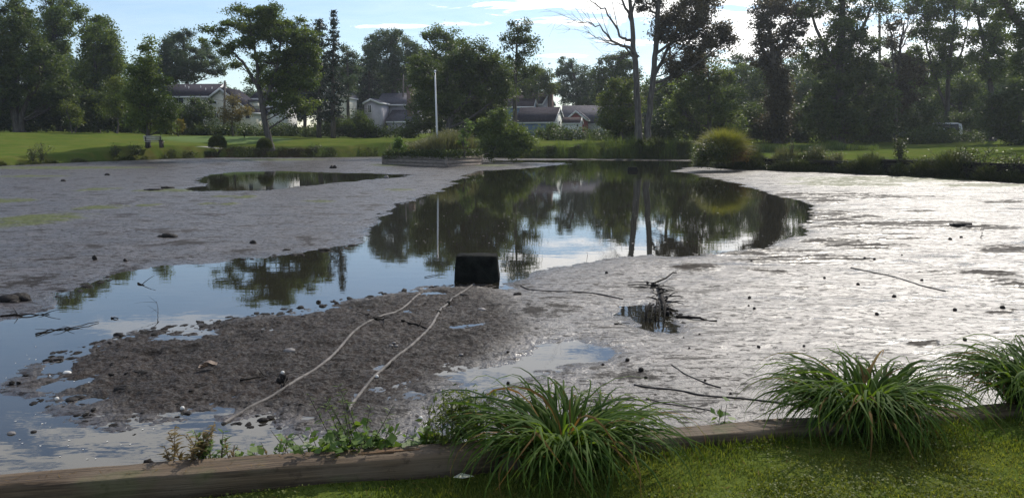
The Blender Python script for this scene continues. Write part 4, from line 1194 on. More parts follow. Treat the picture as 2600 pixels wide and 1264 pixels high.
def blades(mb, base, n, h, spread, lean, wid, k=5, tint=None, up=0.0, seed=None, arch=1.0):
    """n arching blades from points base (n,3); h length array, lean = outward angle"""
    h = np.broadcast_to(h, (n,)) * 1.0
    az = rng.uniform(0, 2 * math.pi, n); 
    ln = np.abs(rng.normal(0, lean, n)) + up
    t = np.linspace(0, 1, k)
    ang = ln[:, None] + arch * (t[None] ** 1.3) * rng.uniform(.4, 1.3, n)[:, None]
    ds = (h / (k - 1))[:, None]
    r = np.concatenate([np.zeros((n, 1)), np.cumsum(np.sin(ang[:, :-1]) * ds, 1)], 1)
    z = np.concatenate([np.zeros((n, 1)), np.cumsum(np.cos(ang[:, :-1]) * ds, 1)], 1)
    dirx, diry = np.cos(az)[:, None], np.sin(az)[:, None]
    P = np.stack([base[:, 0:1] + r * dirx, base[:, 1:2] + r * diry, base[:, 2:3] + z], -1)
    tw = rng.normal(0, .5, (n, 1))
    side = np.stack([-diry * np.cos(tw) + 0 * z, dirx * np.cos(tw) + 0 * z, np.sin(tw) + 0 * z], -1)
    prof = np.minimum(1, (1 - t) * 2.2 + .04) * np.minimum(1, .55 + t * 2)
    mb.ribbons(P, np.broadcast_to(wid, (n,))[:, None] * prof[None], side, rng.uniform(0, 1, n) if tint is None else tint)


def in_planter(n, m=.04): return np.array([(*(cf + e1 * a + e2 * b), .5) for a, b in rng.uniform(m, 1 - m, (n, 2))])


ux_ = e1 / np.linalg.norm(e1)
fe = empty('weed_bed', O + np.array((0, 0, .5)), 'dense feathery green and tan weeds filling the timber planter', 'weeds')
OB = O + np.array((0, 0, .5))
m = MB(OB); b = in_planter(5200); hh = .75 + 1.0 * np.exp(-((b[:, 0] + 4.2) / 2.0) ** 2) + rng.uniform(0, .35, len(b))
blades(m, b, len(b), hh, 0, .28, .018, 4, arch=.7)
tp = b + np.stack([rng.normal(0, .15, len(b)), rng.normal(0, .15, len(b)), hh * rng.uniform(.5, 1.0, len(b))], 1); m.leaves(np.repeat(tp, 2, 0) + rng.normal(0, .06, (len(b) * 2, 3)), .10, .5)
m.done('feathery_stems', FEATHER, fe, False, True)
m = MB(OB); n = 8000; b = in_planter(n, .0)
b[:, 2] += rng.uniform(.06, .66, n); edge = rng.uniform(0, 1, n) < .5
q = rng.uniform(0, 1, n)
le = np.array([cf + e1 * t_ for t_ in q]) + rng.normal(0, .14, (n, 2)); re_ = np.array([cf + e2 * t_ for t_ in q]) + rng.normal(0, .14, (n, 2))
pick = rng.uniform(0, 1, n) < .6; b[edge & pick, :2] = le[edge & pick]; b[edge & ~pick, :2] = re_[edge & ~pick]
b[:, 2] -= .18 * np.where(edge & pick, sstep(.6, .98, q), 0)
m.leaves(b, .13, .6); m.done('low_leaves', LF_DARK, fe, False, True)
m = MB(OB); n = 1600; b = np.array([(*(cf + e1 * a + e2 * b2), .95) for a, b2 in zip(rng.uniform(.55, .98, n), rng.uniform(.02, .7, n))]); b[:, 2] += rng.normal(0, .14, n); m.leaves(b, .11, .6); m.done('bright_leaves', WEED, fe, False, True)

fp = A(1111, 350, 53.4); FO = np.array((fp[0], fp[1], .5)); root = empty('flagpole', FO, 'bare white flagpole rising from the timber planter', 'flagpole')
tp = A(1104.5, 184, 53.4); m = MB(FO); m.tube([FO, FO * .5 + tp * .5, tp], [.075, .065, .045], 10); m.done('pole', WPAINT, root, True)
m = MB(FO); m.blob(tp + np.array((0, 0, .07)), (.085, .085, .085), 0, 10, 8); m.done('finial', WPAINT, root, True)
m = MB(FO); c = tp - np.array((0, .07, .12)); m.box(c, (.06, .10, .10)); m.done('pulley', CONC, root)
m = MB(FO); pts = np.array([(1 - t) * (FO + np.array((.06, -.08, .9))) + t * (tp + np.array((.03, -.09, -.1))) for t in np.linspace(0, 1, 12)]); m.tube(pts, .008, 4); m.done('halyard', SHELL, root)

tree('sapling', 'spindly sapling with sparse pale leaves on the right of the planter', 52.4, [[(1180, 392, .9), (1177, 360, .7), (1183, 325, .4)], [(1178, 362, .5), (1192, 335, .3), (1200, 312, .2)]],
     [(1176, 342, 12, 12, .7), (1184, 326, 12, 10, .4), (1196, 320, 10, 10, .3), (1172, 360, 12, 10, .9), (1188, 310, 10, 9, .25)], WEED, .12, 1.0, cat='sapling', base=(A(1180, 395, 52.4)[0], 52.4, .5), clump=.22, twigs=6)
tree('shrub', 'small upright yellow green shrub at the planter\'s left half', 53, [[(1013, 395, .6), (1013, 360, .4)]], [(1013, 356, 7, 12, 1.6), (1010, 370, 13, 9, 1.4), (1020, 372, 12, 8, 1.2)], WEED, .11, 1.0, cat='shrub', base=(A(1013, 395, 53)[0], 53, .5), clump=.2, twigs=4)
root = empty('fallen_board', A(1231, 391, 53), 'pale loose board sticking out right of the planter weeds', 'board'); m = MB(A(1231, 391, 53)); m.box(A(1231, 391, 53), (.6, .12, .04), .1, Matrix.Rotation(-.1, 3, 'Y')); m.done('board', WOOD_DK, root)
for v_, f_ in ((0, 0),):
    pass

# ================================================================== round shrubs, ornamental grass
def ball_shrub(px, Y, r, h, label, leafm=BANKG, n=5200):
    O = ground_pt(px, Y); root = empty('round_shrub', O, label, 'shrub', None)
    m = MB(O); d = rng.normal(0, 1, (n, 3)); d[:, 2] = np.abs(d[:, 2]) * 1.0 - .25; d /= np.linalg.norm(d, axis=1)[:, None]
    k = (1 + .10 * fbm(d[:, 0] * 2 + px, d[:, 1] * 2 + d[:, 2] * 2, 3, 3))[:, None]
    c = O + np.array((0, 0, h * .45)) + d * k * rng.uniform(.55, 1.03, (n, 1)) ** .6 * np.array((r, r, h * .58))
    c[:, 2] = np.maximum(c[:, 2], O[2] + .02)
    a = d + rng.normal(0, .35, (n, 3)); a /= np.linalg.norm(a, axis=1)[:, None]; b = np.cross(a, rng.normal(0, 1, (n, 3))); b /= np.linalg.norm(b, axis=1)[:, None]
    L = rng.uniform(.10, .22, n)[:, None]
    v = np.stack([c - a * L * .5, c + b * .02, c + a * L * .5, c - b * .02], 1); m.add(v, np.arange(4 * n).reshape(n, 4), np.repeat(rng.uniform(0, 1, n), 4))
    m.done('foliage', leafm, root, False, True)
    st = MB(O)
    for q in range(5): st.tube([O + np.array((0, 0, -.1)), O + np.array((rng.normal(0, .25), rng.normal(0, .25), h * .55))], [.04, .015], 5)
    st.done('stem', BARK, root)


ball_shrub(553, 60.5, .66, 1.35, 'round dark shrub on the far bank, the larger of the pair')
ball_shrub(672, 61.5, .60, 1.1, 'lower round dark shrub on the far bank by the leaning grey trunk')

OG = ground_pt(1838, 46.2); root = empty('ornamental_grass', OG, 'big mound of yellow green ornamental grass on the right bank', 'ornamental grass')
m = MB(OG); n = 7500; th = rng.uniform(0, 2 * math.pi, n); rr = rng.uniform(0, .35, n) ** .7
b = OG + np.stack([np.cos(th) * rr, np.sin(th) * rr, np.zeros(n)], 1); blades(m, b, n, rng.uniform(1.25, 2.35, n), 0, .33, .012, 7, arch=1.55); m.done('blades', MISC, root, False, True)
m = MB(OG); n = 500; b = OG + np.stack([rng.normal(.5, .3, n), rng.normal(0, .3, n), np.zeros(n)], 1); blades(m, b, n, rng.uniform(.9, 1.7, n), 0, .5, .012, 6, arch=1.6); m.done('dry_blades', BLADE_OLD, root, False, True)
OG2 = ground_pt(1800, 45.2); root = empty('bank_shrub', OG2, 'grey green bushy weed in front of the ornamental grass', 'weed')
m = MB(OG2); n = 2200; d = rng.normal(0, .42, (n, 3)) * np.array((1.0, .8, .75)); c = OG2 + np.array((-.15, -.3, .5)) + d; c[:, 2] = np.maximum(c[:, 2], .1); m.leaves(c, .13, .45); m.done('foliage', BANKG, root, False, True)
st = MB(OG2)
for k in range(6): st.tube([OG2 + np.array((0, 0, -.1)), OG2 + np.array((rng.normal(-.2, .3), rng.normal(-.3, .3), .8))], [.03, .01], 4)
st.done('stem', BARK, root)

# ================================================================== bank vegetation (ground cover)
pond_far = np.array(POND[:25])


def along(px0, px1, n):
    """points on the far shore between two photo columns"""
    P = np.array([(p[0], *G(*p)[:2]) for p in far_px])
    q = rng.uniform(px0, px1, n)
    o = np.argsort(P[:, 0]); return np.stack([np.interp(q, P[o, 0], P[o, 1]), np.interp(q, P[o, 0], P[o, 2])], 1), q


def bank(name, px0, px1, n, hgt, width, leafm, clumpy=.6, zoff=0.0, lean=.35, wid=.016, inward=.2, cl_s=.9):
    b, q = along(px0, px1, n)
    off = rng.uniform(-inward, width, n); b[:, 1] += off
    k = np.clip(.5 + clumpy * fbm(b[:, 0] * cl_s, b[:, 1] * cl_s, 4, 51 + int(px0)) * 2.2, .10, 1.15 if px0 < 900 else 1.8)
    sdp = -sdist(b[:, 0], b[:, 1], POND)
    z = np.where(sdp > 0, -.2 + (lawn_z(b[:, 0], b[:, 1]) + .2) * sstep(-.2, .9, sdp), .02)
    m = MB(); h = hgt * k * rng.uniform(.5, 1.2, n); blades(m, np.stack([b, z[:, None]], 1) if False else np.column_stack([b, z]), n, h, 0, lean, wid, 4, arch=1.0)
    keep_ = h > hgt * .35; nl = int(keep_.sum())
    lv = np.column_stack([b, z])[keep_] + np.column_stack([rng.normal(0, .12, nl), rng.normal(0, .12, nl), h[keep_] * rng.uniform(.2, .9, nl)]); m.leaves(lv, .10, .5)
    o = m.done(name, leafm, None, False, True); return tag(o, kind='stuff')


bank('bank_grass', -320, 480, 15000, .34, .8, BANKG, .9)
bank('bank_grass', 470, 960, 11000, .20, .7, BANKG, .9)
bank('bank_weeds', 520, 790, 6000, .20, .6, BANKB, .9)
bank('bank_grass', 1220, 1790, 15000, .50, 1.3, BANKG, .9, inward=.1, cl_s=.6)
bank('bank_reeds', 1340, 1780, 3200, 1.25, 1.2, LF_MID, .8, lean=.12, wid=.014)
bank('bank_weeds', 1770, 2700, 60000, 1.0, .9, BANKG, .65, inward=.5, cl_s=.7)
bank('hanging_weeds', 1790, 2700, 26000, .75, .15, BANKG, .5, inward=.6, cl_s=.9, lean=.5)
bank('bank_grass', 1880, 2700, 7000, .7, 1.2, FEATHER, .9, inward=-.3, cl_s=.8)
# rough grass between right lawn and tree line
m = MB(); n = 9000; qx = rng.uniform(1900, 2230, n); P = np.array([A(a, 380, 64)[:2] for a in qx]); P[:, 1] += rng.uniform(0, 5, n); P[:, 0] *= P[:, 1] / 64
z = lawn_z(P[:, 0], P[:, 1]); blades(m, np.column_stack([P, z]), n, rng.uniform(.4, 1.1, n) * (.6 + .5 * fbm(P[:, 0] * .4, P[:, 1] * .4, 2, 8)), 0, .2, .02, 4, arch=.8); tag(m.done('rough_grass', LF_MID, None, False, True), kind='stuff')

# taller single weeds on the banks
def bank_plant(px, dyy, h, label, leafm=BANKG, n=420, spread=.32, size=.12):
    P = np.array([(p[0], *G(*p)[:2]) for p in far_px]); o = np.argsort(P[:, 0])
    b = np.array((np.interp(px, P[o, 0], P[o, 1]), np.interp(px, P[o, 0], P[o, 2]) + dyy)); zb = float(lawn_z(*b)) * (1 if dyy > .8 else .5)
    O = np.array((*b, zb)); root = empty('tall_weed', O, label, 'weed', 'tall weeds on the far bank'); st = MB(O); lf = MB(O)
    for k in range(7):
        e = O + np.array((rng.normal(0, spread), rng.normal(0, spread), h * rng.uniform(.7, 1.05))); q = curve(O + rng.normal(0, .08, 3) * np.array((1, 1, 0)), e, -.05, 6); st.tube(q, np.linspace(.02, .006, 6), 4)
        t = rng.uniform(.15, 1, n // 7); idx = (t * 5).astype(int); lf.leaves(q[idx] + rng.normal(0, .13, (len(t), 3)), size, .45)
    st.done('stem', BARK, root); lf.done('foliage', leafm, root, False, True)


bank_plant(95, .6, 1.35, 'tall bushy weed at the far left bank')
bank_plant(70, .5, .9, 'low leafy weed left of the tall bushy weed on the far left bank')
bank_plant(285, .7, 1.0, 'weed clump on the far bank below the small bright green tree')
bank_plant(340, .5, .8, 'low weed clump on the far bank below the park bench')
bank_plant(800, .4, .8, 'weed clump on the far bank left of the planter')
bank_plant(2305, .9, 1.25, 'dark spreading weed with tall tips on the right bank', n=700)
bank_plant(2420, .7, 1.0, 'thin upright grass clump on the right bank', LF_MID, 260)
bank_plant(2490, .5, 1.2, 'big rounded dark bush of weeds on the right bank', n=1500, spread=.55)
bank_plant(2070, .6, .95, 'dark weed clump on the right bank nearest the ornamental grass', n=700)
bank_plant(2135, .6, .85, 'feathery dark clump in the middle of the right bank', FEATHER, 600, .4)
bank_plant(2585, .4, .9, 'dark weed clump at the right end of the right bank', n=700)
bank_plant(2025, 1.0, 1.3, 'thin pale flowering weed standing above the right bank', WEED, 90, .18, .09)
bank_plant(1640, .5, 1.25, 'bushy weed at the foot of the twin trunk tree', LF_MID, 700, .45)
bank_plant(1900, .5, 1.0, 'dry brown grey weed right of the ornamental grass', FEATHER, 600, .4)

# retaining boards showing on the right bank
def wall_run(pxa, pxb, label):
    P = np.array([(p[0], *G(*p)[:2]) for p in far_px]); o = np.argsort(P[:, 0]); xs = np.linspace(pxa, pxb, 9)
    pts = np.column_stack([np.interp(xs, P[o, 0], P[o, 1]), np.interp(xs, P[o, 0], P[o, 2]) + .55])
    O = np.array((*pts[4], 0)); root = empty('retaining_wall', O, label, 'retaining wall', 'retaining walls on the right bank'); 
    zt = float(np.mean(lawn_z(pts[:, 0], pts[:, 1] + .8)))
    d = pts[-1] - pts[0]; L = np.linalg.norm(d); yaw = math.atan2(d[1], d[0])
    for k in range(4):
        m = MB(O); m.box((*(pts[0] + d / 2), zt - .10 - k * .235), (L, .14, .225), yaw, None, .008); m.done('plank', TAR, root)
    for t in (.02, .34, .66, .98):
        m = MB(O); m.box((*(pts[0] + d * t + np.array((0, -.12))), zt * .5 - .1), (.12, .10, zt + .15), yaw); m.done('post', TAR, root)


wall_run(1915, 2245, 'dark timber retaining wall under weeds on the right bank near the ornamental grass')
wall_run(2250, 2640, 'dark timber retaining wall under weeds at the right end of the bank')

# ================================================================== timber edging in the foreground
def timber(xa, xb, label, zt=TZ, w_=.145, h=.20, endcut=0.0):
    """sawn baulk lying along the pond edge, x from xa to xb"""
    n = 60; xs = np.linspace(xa, xb, n); sl = .1805; yaw = math.atan(sl)
    nx, ny = -math.sin(yaw), math.cos(yaw)
    O = np.array((xa, float(tl(xa)), zt)); root = empty('edging_timber', O, label, 'timber', 'timbers edging the pond')
    prof = [(-w_, -h), (-w_, -.014), (-w_ + .004, -.004), (-w_ + .014, 0), (-w_ * .66, .001), (-w_ * .33, 0), (-.012, -.001), (-.003, -.006), (0, -.016), (0, -h)]
    V = []
    for i, x_ in enumerate(xs):
        for j, (o_, z_) in enumerate(prof):
            e = .004 * float(vnoise(np.array([x_ * 7.0 + j]), np.array([j * 3.3]), 61)[0]) + (.007 * float(vnoise(np.array([x_ * 2.3]), np.array([j * 1.3]), 62)[0]) if j in (1, 2, 3, 6, 7, 8) else 0)
            V.append((x_ + nx * o_, float(tl(x_)) + ny * o_, zt + z_ + e))
    k = len(prof); i = np.arange(n - 1)[:, None] * k; j = np.arange(k)[None]; j2 = (j + 1) % k
    q = np.stack([i + j, i + k + j, i + k + j2, i + j2], -1).reshape(-1, 4)
    o = build('baulk', np.array(V) - O, [q, [list(range(k))], [list(range((n - 1) * k, n * k))[::-1]]], TIMB, root)
    return root


def timbmat():
    m = bpy.data.materials.new('rough_sawn_timber'); m.use_nodes = True
    t = NT(m.node_tree); b = t.n['Principled BSDF']
    co = t.n.new('ShaderNodeTexCoord').outputs['Object']
    mp = t.new('ShaderNodeMapping'); t.l.new(co, mp.inputs[0]); mp.inputs['Rotation'].default_value = (0, 0, -math.atan(.1805))
    g = t.noise(t.scaled(mp.outputs[0], 1.2, 38, 38), 1.6, 6, .65, .4)
    f = t.noise(t.scaled(mp.outputs[0], 1, 2, 2), 2.2, 5, .6)
    c = t.mix(t.ramp(g, .3, .7), (.044, .031, .021), (.15, .105, .066))
    c = t.mix(t.ramp(f, .42, .68, 0, .75), c, (.15, .118, .085))
    sp_2 = t.noise(mp.outputs[0], 14, 4, .7)
    c = t.mix(t.ramp(sp_2, .56, .7, 0, .7), c, (.05, .034, .022))
    c = t.mix(t.ramp(t.noise(mp.outputs[0], 3.5, 3), .58, .72, 0, .45), c, (.09, .10, .04))
    t.set(b.inputs['Base Color'], c); b.inputs['Roughness'].default_value = .8; b.inputs['Specular IOR Level'].default_value = .25
    bn = t.new('ShaderNodeBump', {'Strength': .7, 'Distance': .012, 'Height': g}); t.l.new(bn.outputs[0], b.inputs['Normal'])
    return m


TIMB = timbmat()
timber(-7.5, -.08, 'long weathered edging timber at the lower left of the grass bank')
timber(-.07, .62, 'edging timber mostly behind the middle clump of long grass')
timber(.63, 1.56, 'grey edging timber between the two large clumps of long grass')
timber(1.57, 9.0, 'edging timber hidden behind the right clumps of long grass')
# splits and stray chips on the timber top
for (px, py, L, a, lab) in [(955, 1149, .16, .14, 'thin loose splinter of wood lying on the long weathered timber'), (1010, 1143, .20, .2, 'bark strip on the timber top beside the loose splinter')]:
    p = G(px, py, TZ + .004); m = MB(p); m.box(p, (L, .012, .007), a, None, .002); o = m.done('wood_splinter', WOOD, None); o.location = p; tag(o, lab, 'splinter')


# ================================================================== lawn blades near the eye
n = 400000
Yb = rng.uniform(2.45, 7.2, n) ** 1.0; Xb = rng.uniform(-.75, 1.15, n) * Yb + rng.normal(0, .02, n)
front_e = tl(Xb) - .15 - .012
kk = Yb < front_e; Xb, Yb = Xb[kk], Yb[kk]; n = len(Xb)
edge = front_e[kk] - Yb
zb = lawn_z(Xb, Yb)
thin = sstep(.5, -.2, fbm(Xb * 1.3, Yb * 1.3, 3, 71)); bare_l = sstep(-.3, -1.0, Xb) * sstep(.32, .05, edge)
kk = rng.uniform(0, 1, n) > .75 * bare_l; Xb, Yb, zb, edge = Xb[kk], Yb[kk], zb[kk], edge[kk]; n = len(Xb)
tuft = np.clip(.75 + .9 * fbm(Xb * 3.2, Yb * 3.2, 4, 72), .25, 1.7)
hh = .026 * tuft * rng.uniform(.5, 1.4, n) + .05 * sstep(.14, .02, edge) * sstep(-.2, .9, Xb) * rng.uniform(0, 1, n)
m = MB()
blades(m, np.column_stack([Xb, Yb, zb - .004]), n, hh, 0, .55, .0021, 3, np.clip(rng.normal(.45, .28, n) + .8 * fbm(Xb * 2.2, Yb * 2.2, 3, 73), 0, 1), arch=.9)
tag(m.done('turf', TURF, None, False, True), kind='stuff')
# clover patches in the turf
n = 90000; Yb = rng.uniform(2.5, 5.2, n); Xb = rng.uniform(-.7, .82, n) * Yb
kk = (Yb < tl(Xb) - .2) & (fbm(Xb * 1.7 + 5, Yb * 1.7, 4, 75) + rng.normal(0, .12, n) > .12); Xb, Yb = Xb[kk], Yb[kk]; n = len(Xb)
m = MB(); m.leaves(np.column_stack([Xb, Yb, lawn_z(Xb, Yb) + rng.uniform(.012, .034, n)]), .012, .85, 1.6); tag(m.done('clover', TURF, None, False, True), kind='stuff')
# dry clippings
m = MB(); n = 2600; Yb = rng.uniform(2.5, 5, n); Xb = rng.uniform(-.7, .8, n) * Yb; kk = Yb < tl(Xb) - .16; Xb, Yb = Xb[kk], Yb[kk]; n = len(Xb)
c = np.column_stack([Xb, Yb, lawn_z(Xb, Yb) + .012]); m.leaves(c, .035, .1, 1.5); tag(m.done('grass_clippings', BLADE_OLD, None, False, True), kind='stuff')
# clippings on the timber
m = MB(); n = 170; Xb = rng.uniform(-2.4, 1.4, n); Yb = tl(Xb) - rng.uniform(.01, .14, n); m.leaves(np.column_stack([Xb, Yb, np.full(n, TZ + .006)]), .035, .08, 3); tag(m.done('grass_clippings', BLADE_OLD, None, False, True), kind='stuff')


# ================================================================== clumps of long arching grass
def long_clump(px, py, ax, ay, n, hlo, hhi, label, zg=.60, lean=.26, arch=2.95):
    O = G(px, py, zg); O[2] = float(lawn_z(O[0], O[1])); root = empty('long_grass_clump', O, label, 'grass clump', 'clumps of long grass on the pond edge')
    m = MB(O); th = rng.uniform(0, 2 * math.pi, n); r = rng.uniform(0, 1, n) ** .6
    b = O + np.stack([np.cos(th) * r * ax, np.sin(th) * r * ay, np.full(n, -.02)], 1)
    az = th + rng.normal(0, .7, n)
    h = rng.uniform(hlo, hhi, n); k = 10; t = np.linspace(0, 1, k)
    ln = lean * r * rng.uniform(.4, 1.4, n) + np.abs(rng.normal(0, .12, n))
    ar = arch * rng.uniform(.78, 1.15, n)
    ang = np.minimum(ln[:, None] + ar[:, None] * t[None] ** 1.25, 3.0)
    ds = (h / (k - 1))[:, None]
    rr = np.concatenate([np.zeros((n, 1)), np.cumsum(np.sin(ang[:, :-1]) * ds, 1)], 1); zz_ = np.concatenate([np.zeros((n, 1)), np.cumsum(np.cos(ang[:, :-1]) * ds, 1)], 1)
    az2 = az[:, None] + (rng.normal(0, .35, n))[:, None] * t[None] ** 2
    P = np.stack([b[:, 0:1] + rr * np.cos(az2), b[:, 1:2] + rr * np.sin(az2), b[:, 2:3] + zz_], -1)
    g = lawn_z(P[..., 0], P[..., 1]) + .012; inside = P[..., 1] > tl(P[..., 0]) - .15
    P[..., 2] = np.maximum(P[..., 2], np.where(inside, np.where(P[..., 1] < tl(P[..., 0]), TZ + .01, .05), g))
    tw = rng.normal(0, .35, n)[:, None] + rng.normal(0, .5, n)[:, None] * t[None]
    side = np.stack([-np.sin(az2) * np.cos(tw), np.cos(az2) * np.cos(tw), np.sin(tw)], -1)
    wid = rng.uniform(.0042, .0098, n)[:, None] * (np.minimum(1, (1 - t) * 1.9 + .02) * np.minimum(1, .5 + 1.6 * t))[None]
    # folded blade: two ribbons meeting on a keel
    old = rng.uniform(0, 1, n) < .085
    tint = np.clip(rng.normal(.45, .25, n), 0, 1)
    up_ = np.cross(side, np.gradient(P, axis=1)); up_ /= np.linalg.norm(up_, axis=2)[..., None] + 1e-9
    for sel, nm, mt in ((~old, 'blades', BLADE), (old, 'dry_blades', BLADE_OLD)):
        q = MB(O); Ps, ss, ww, uu, tt = P[sel], side[sel], wid[sel], up_[sel], tint[sel]
        L_ = Ps - ss * ww[..., None] + uu * ww[..., None] * .45; R_ = Ps + ss * ww[..., None] + uu * ww[..., None] * .45
        c, kk_, _ = Ps.shape; V = np.stack([L_, Ps, R_], 2); base_ = np.arange(c)[:, None] * (3 * kk_); i = np.arange(kk_ - 1)[None] * 3
        f = np.concatenate([np.stack([base_ + i + a, base_ + i + a + 1, base_ + i + a + 4, base_ + i + a + 3], -1).reshape(-1, 4) for a in (0, 1)])
        q.add(V, f, np.repeat(tt, 3 * kk_)); q.done(nm, mt, root, True, True)
    return root


long_clump(1430, 1190, .19, .09, 520, .36, .80, 'middle clump of long arching grass with a few orange blades')
long_clump(2190, 1112, .19, .10, 620, .36, .78, 'large dense clump of long arching grass on the right lawn edge')
long_clump(2640, 1066, .19, .10, 520, .36, .80, 'clump of long arching grass cut by the right edge of the picture')


# ================================================================== weeds growing behind the timber
def weed(px, py, h, label, kind_='leafy', leafm=WEED, n_st=5, spread=.10, leaf=.045, zb=.50, dens=1.0, name='weed', back=.06, stemm=None):
    p = G(px, py, TZ); O = np.array((p[0], float(tl(p[0])) + back, zb)); root = empty(name, O, label, 'weed', None)
    st = MB(O); lf = MB(O)
    for k in range(n_st):
        e = O + np.array((rng.normal(0, spread), rng.normal(.0, spread * .6), (TZ - zb) + h * rng.uniform(.55, 1.05)))
        q = curve(O + rng.normal(0, .03, 3) * np.array((1, .5, 0)), e, -.08, 8); st.tube(q, np.linspace(.0035, .0013, 8), 5)
        m_ = int(rng.uniform(12, 20) * dens)
        for j in range(m_):
            t = rng.uniform(.3, 1); i = min(6, int(t * 7)); c0 = q[i] + (q[i + 1] - q[i]) * (t * 7 - i)
            d = rng.normal(0, 1, 3); d[2] = abs(d[2]) * .5; d /= np.linalg.norm(d)
            L = 1.05 * leaf * rng.uniform(.6, 1.4) * (1.15 - .5 * t); c1 = c0 + d * L * 1.1
            if kind_ == 'round':
                lf.leaves(np.array([c1]), L * 1.5, .9, 1.0)
            elif kind_ == 'cut':
                lf.leaves(c0 + d * L * np.linspace(.4, 1.6, 5)[:, None] + rng.normal(0, L * .25, (5, 3)), L * .8, .35, .5)
            else:
                b_ = np.cross(d, (0, 0, 1.)); b_ /= np.linalg.norm(b_) + 1e-6
                lf.add([c0, c0 + d * L * .5 + b_ * L * .2, c0 + d * L * 1.3 - np.array((0, 0, L * .25)), c0 + d * L * .5 - b_ * L * .2], [(0, 1, 2, 3)], np.full(4, rng.uniform(0, 1)))
    st.done('stem', stemm or BARK, root); lf.done('leaves', leafm, root, False, True)


weed(455, 1160, .13, 'reddish tan seedhead weed behind the long timber', 'leafy', WEED_TAN, 9, .10, .042, dens=2.2, stemm=WOOD)
weed(530, 1152, .11, 'small yellowish weed right of the reddish seedhead weed', 'leafy', WEED, 6, .05, .042, dens=1.8)
weed(535, 1150, .15, 'thin brown twiggy weed rising over the small yellowish weed', 'leafy', WEED_TAN, 4, .05, .026, dens=1.2, stemm=WOOD)
weed(585, 1150, .05, 'tiny tan sprig on the far side of the timber', 'leafy', WEED_TAN, 5, .04, .032, stemm=WOOD)
weed(660, 1147, .02, 'low round leaved weed poking above the timber', 'round', WEED, 4, .07, .03)
weed(690, 1146, .06, 'spiky grass like sprig beside the low round leaved weed', 'leafy', WEED_TAN, 4, .05, .03, dens=.4)
weed(800, 1135, .05, 'creeping line of round leaves along the timber', 'round', WEED, 8, .16, .035)
weed(860, 1132, .07, 'yellow green round leaves in front of the tall leafy weed', 'round', WEED, 8, .12, .04)
weed(905, 1125, .27, 'tall leafy weed beside the lower end of the pipe', 'leafy', LF_MID, 9, .13, .036, dens=1.7)
weed(945, 1125, .10, 'broad leaves right of the tall leafy weed', 'round', WEED, 6, .10, .042)
weed(1000, 1118, .08, 'sparse wiry weed with tiny leaves', 'leafy', LF_MID, 7, .12, .02, dens=.8)
weed(1075, 1115, .03, 'round pad like leaves at the timber edge', 'round', WEED, 4, .05, .045)
weed(1140, 1108, .24, 'bushy ragweed with finely cut leaves left of the middle grass clump', 'cut', LF_YEL, 8, .09, .042, dens=1.5)
weed(1215, 1105, .22, 'finely cut ragweed tucked against the middle grass clump', 'cut', LF_MID, 7, .08, .042, dens=1.4)
weed(1840, 1068, .10, 'single pale leafy seedling standing behind the grey timber', 'round', WEED, 2, .02, .035, dens=.8)
weed(2440, 1030, .22, 'wispy thin weed between the two right grass clumps', 'leafy', LF_YEL, 6, .08, .02)

# ================================================================== things lying in the mud
# concrete block
def block(px0, px1, pyt, pyb, label, dpt=.42):
    a, b = G(px0, pyb), G(px1, pyb); c = (a + b) / 2; wd_ = abs(b[0] - a[0]); h = A(px0, pyt, a[1])[2]
    O = np.array((c[0], c[1] + dpt / 2, 0)); root = empty('concrete_block', O, label, 'block', None); yaw = math.atan2(b[1] - a[1], b[0] - a[0])
    V = []; rings = [(-.12, 1.0), (.04, .985), (h * .5, .93), (h - .02, .885), (h, .85)]
    for (zz_, k) in rings:
        for t in np.linspace(0, 1, 40, endpoint=False):
            s4 = t * 4; e = int(s4); f_ = s4 - e; cn = [(-1, -1), (1, -1), (1, 1), (-1, 1), (-1, -1)]
            u_ = np.array(cn[e]) * (1 - f_) + np.array(cn[e + 1]) * f_
            nz = .010 * float(vnoise(np.array([u_[0] * 4 + zz_ * 9]), np.array([u_[1] * 4]), 81)[0])
            V.append((u_[0] * (wd_ / 2 * k + nz), u_[1] * (dpt / 2 * (k if k < .9 else 1) + nz), zz_ + nz * .5))
    k = 40; i = np.arange(len(rings) - 1)[:, None] * k; j = np.arange(k)[None]; j2 = (j + 1) % k
    q = np.stack([i + j, i + j2, i + k + j2, i + k + j], -1).reshape(-1, 4)
    o = build('body', V, [q, [list(range((len(rings) - 1) * k, len(rings) * k))]], CONC, root); o.rotation_euler[2] = yaw
    m = MB(O); n = 260
    return root


block(1152, 1268, 652, 716, 'dark concrete block standing at the edge of the water channel')
block(1596, 1620, 425, 434, 'small dark block standing in the far water before the twin trunk tree', .5)

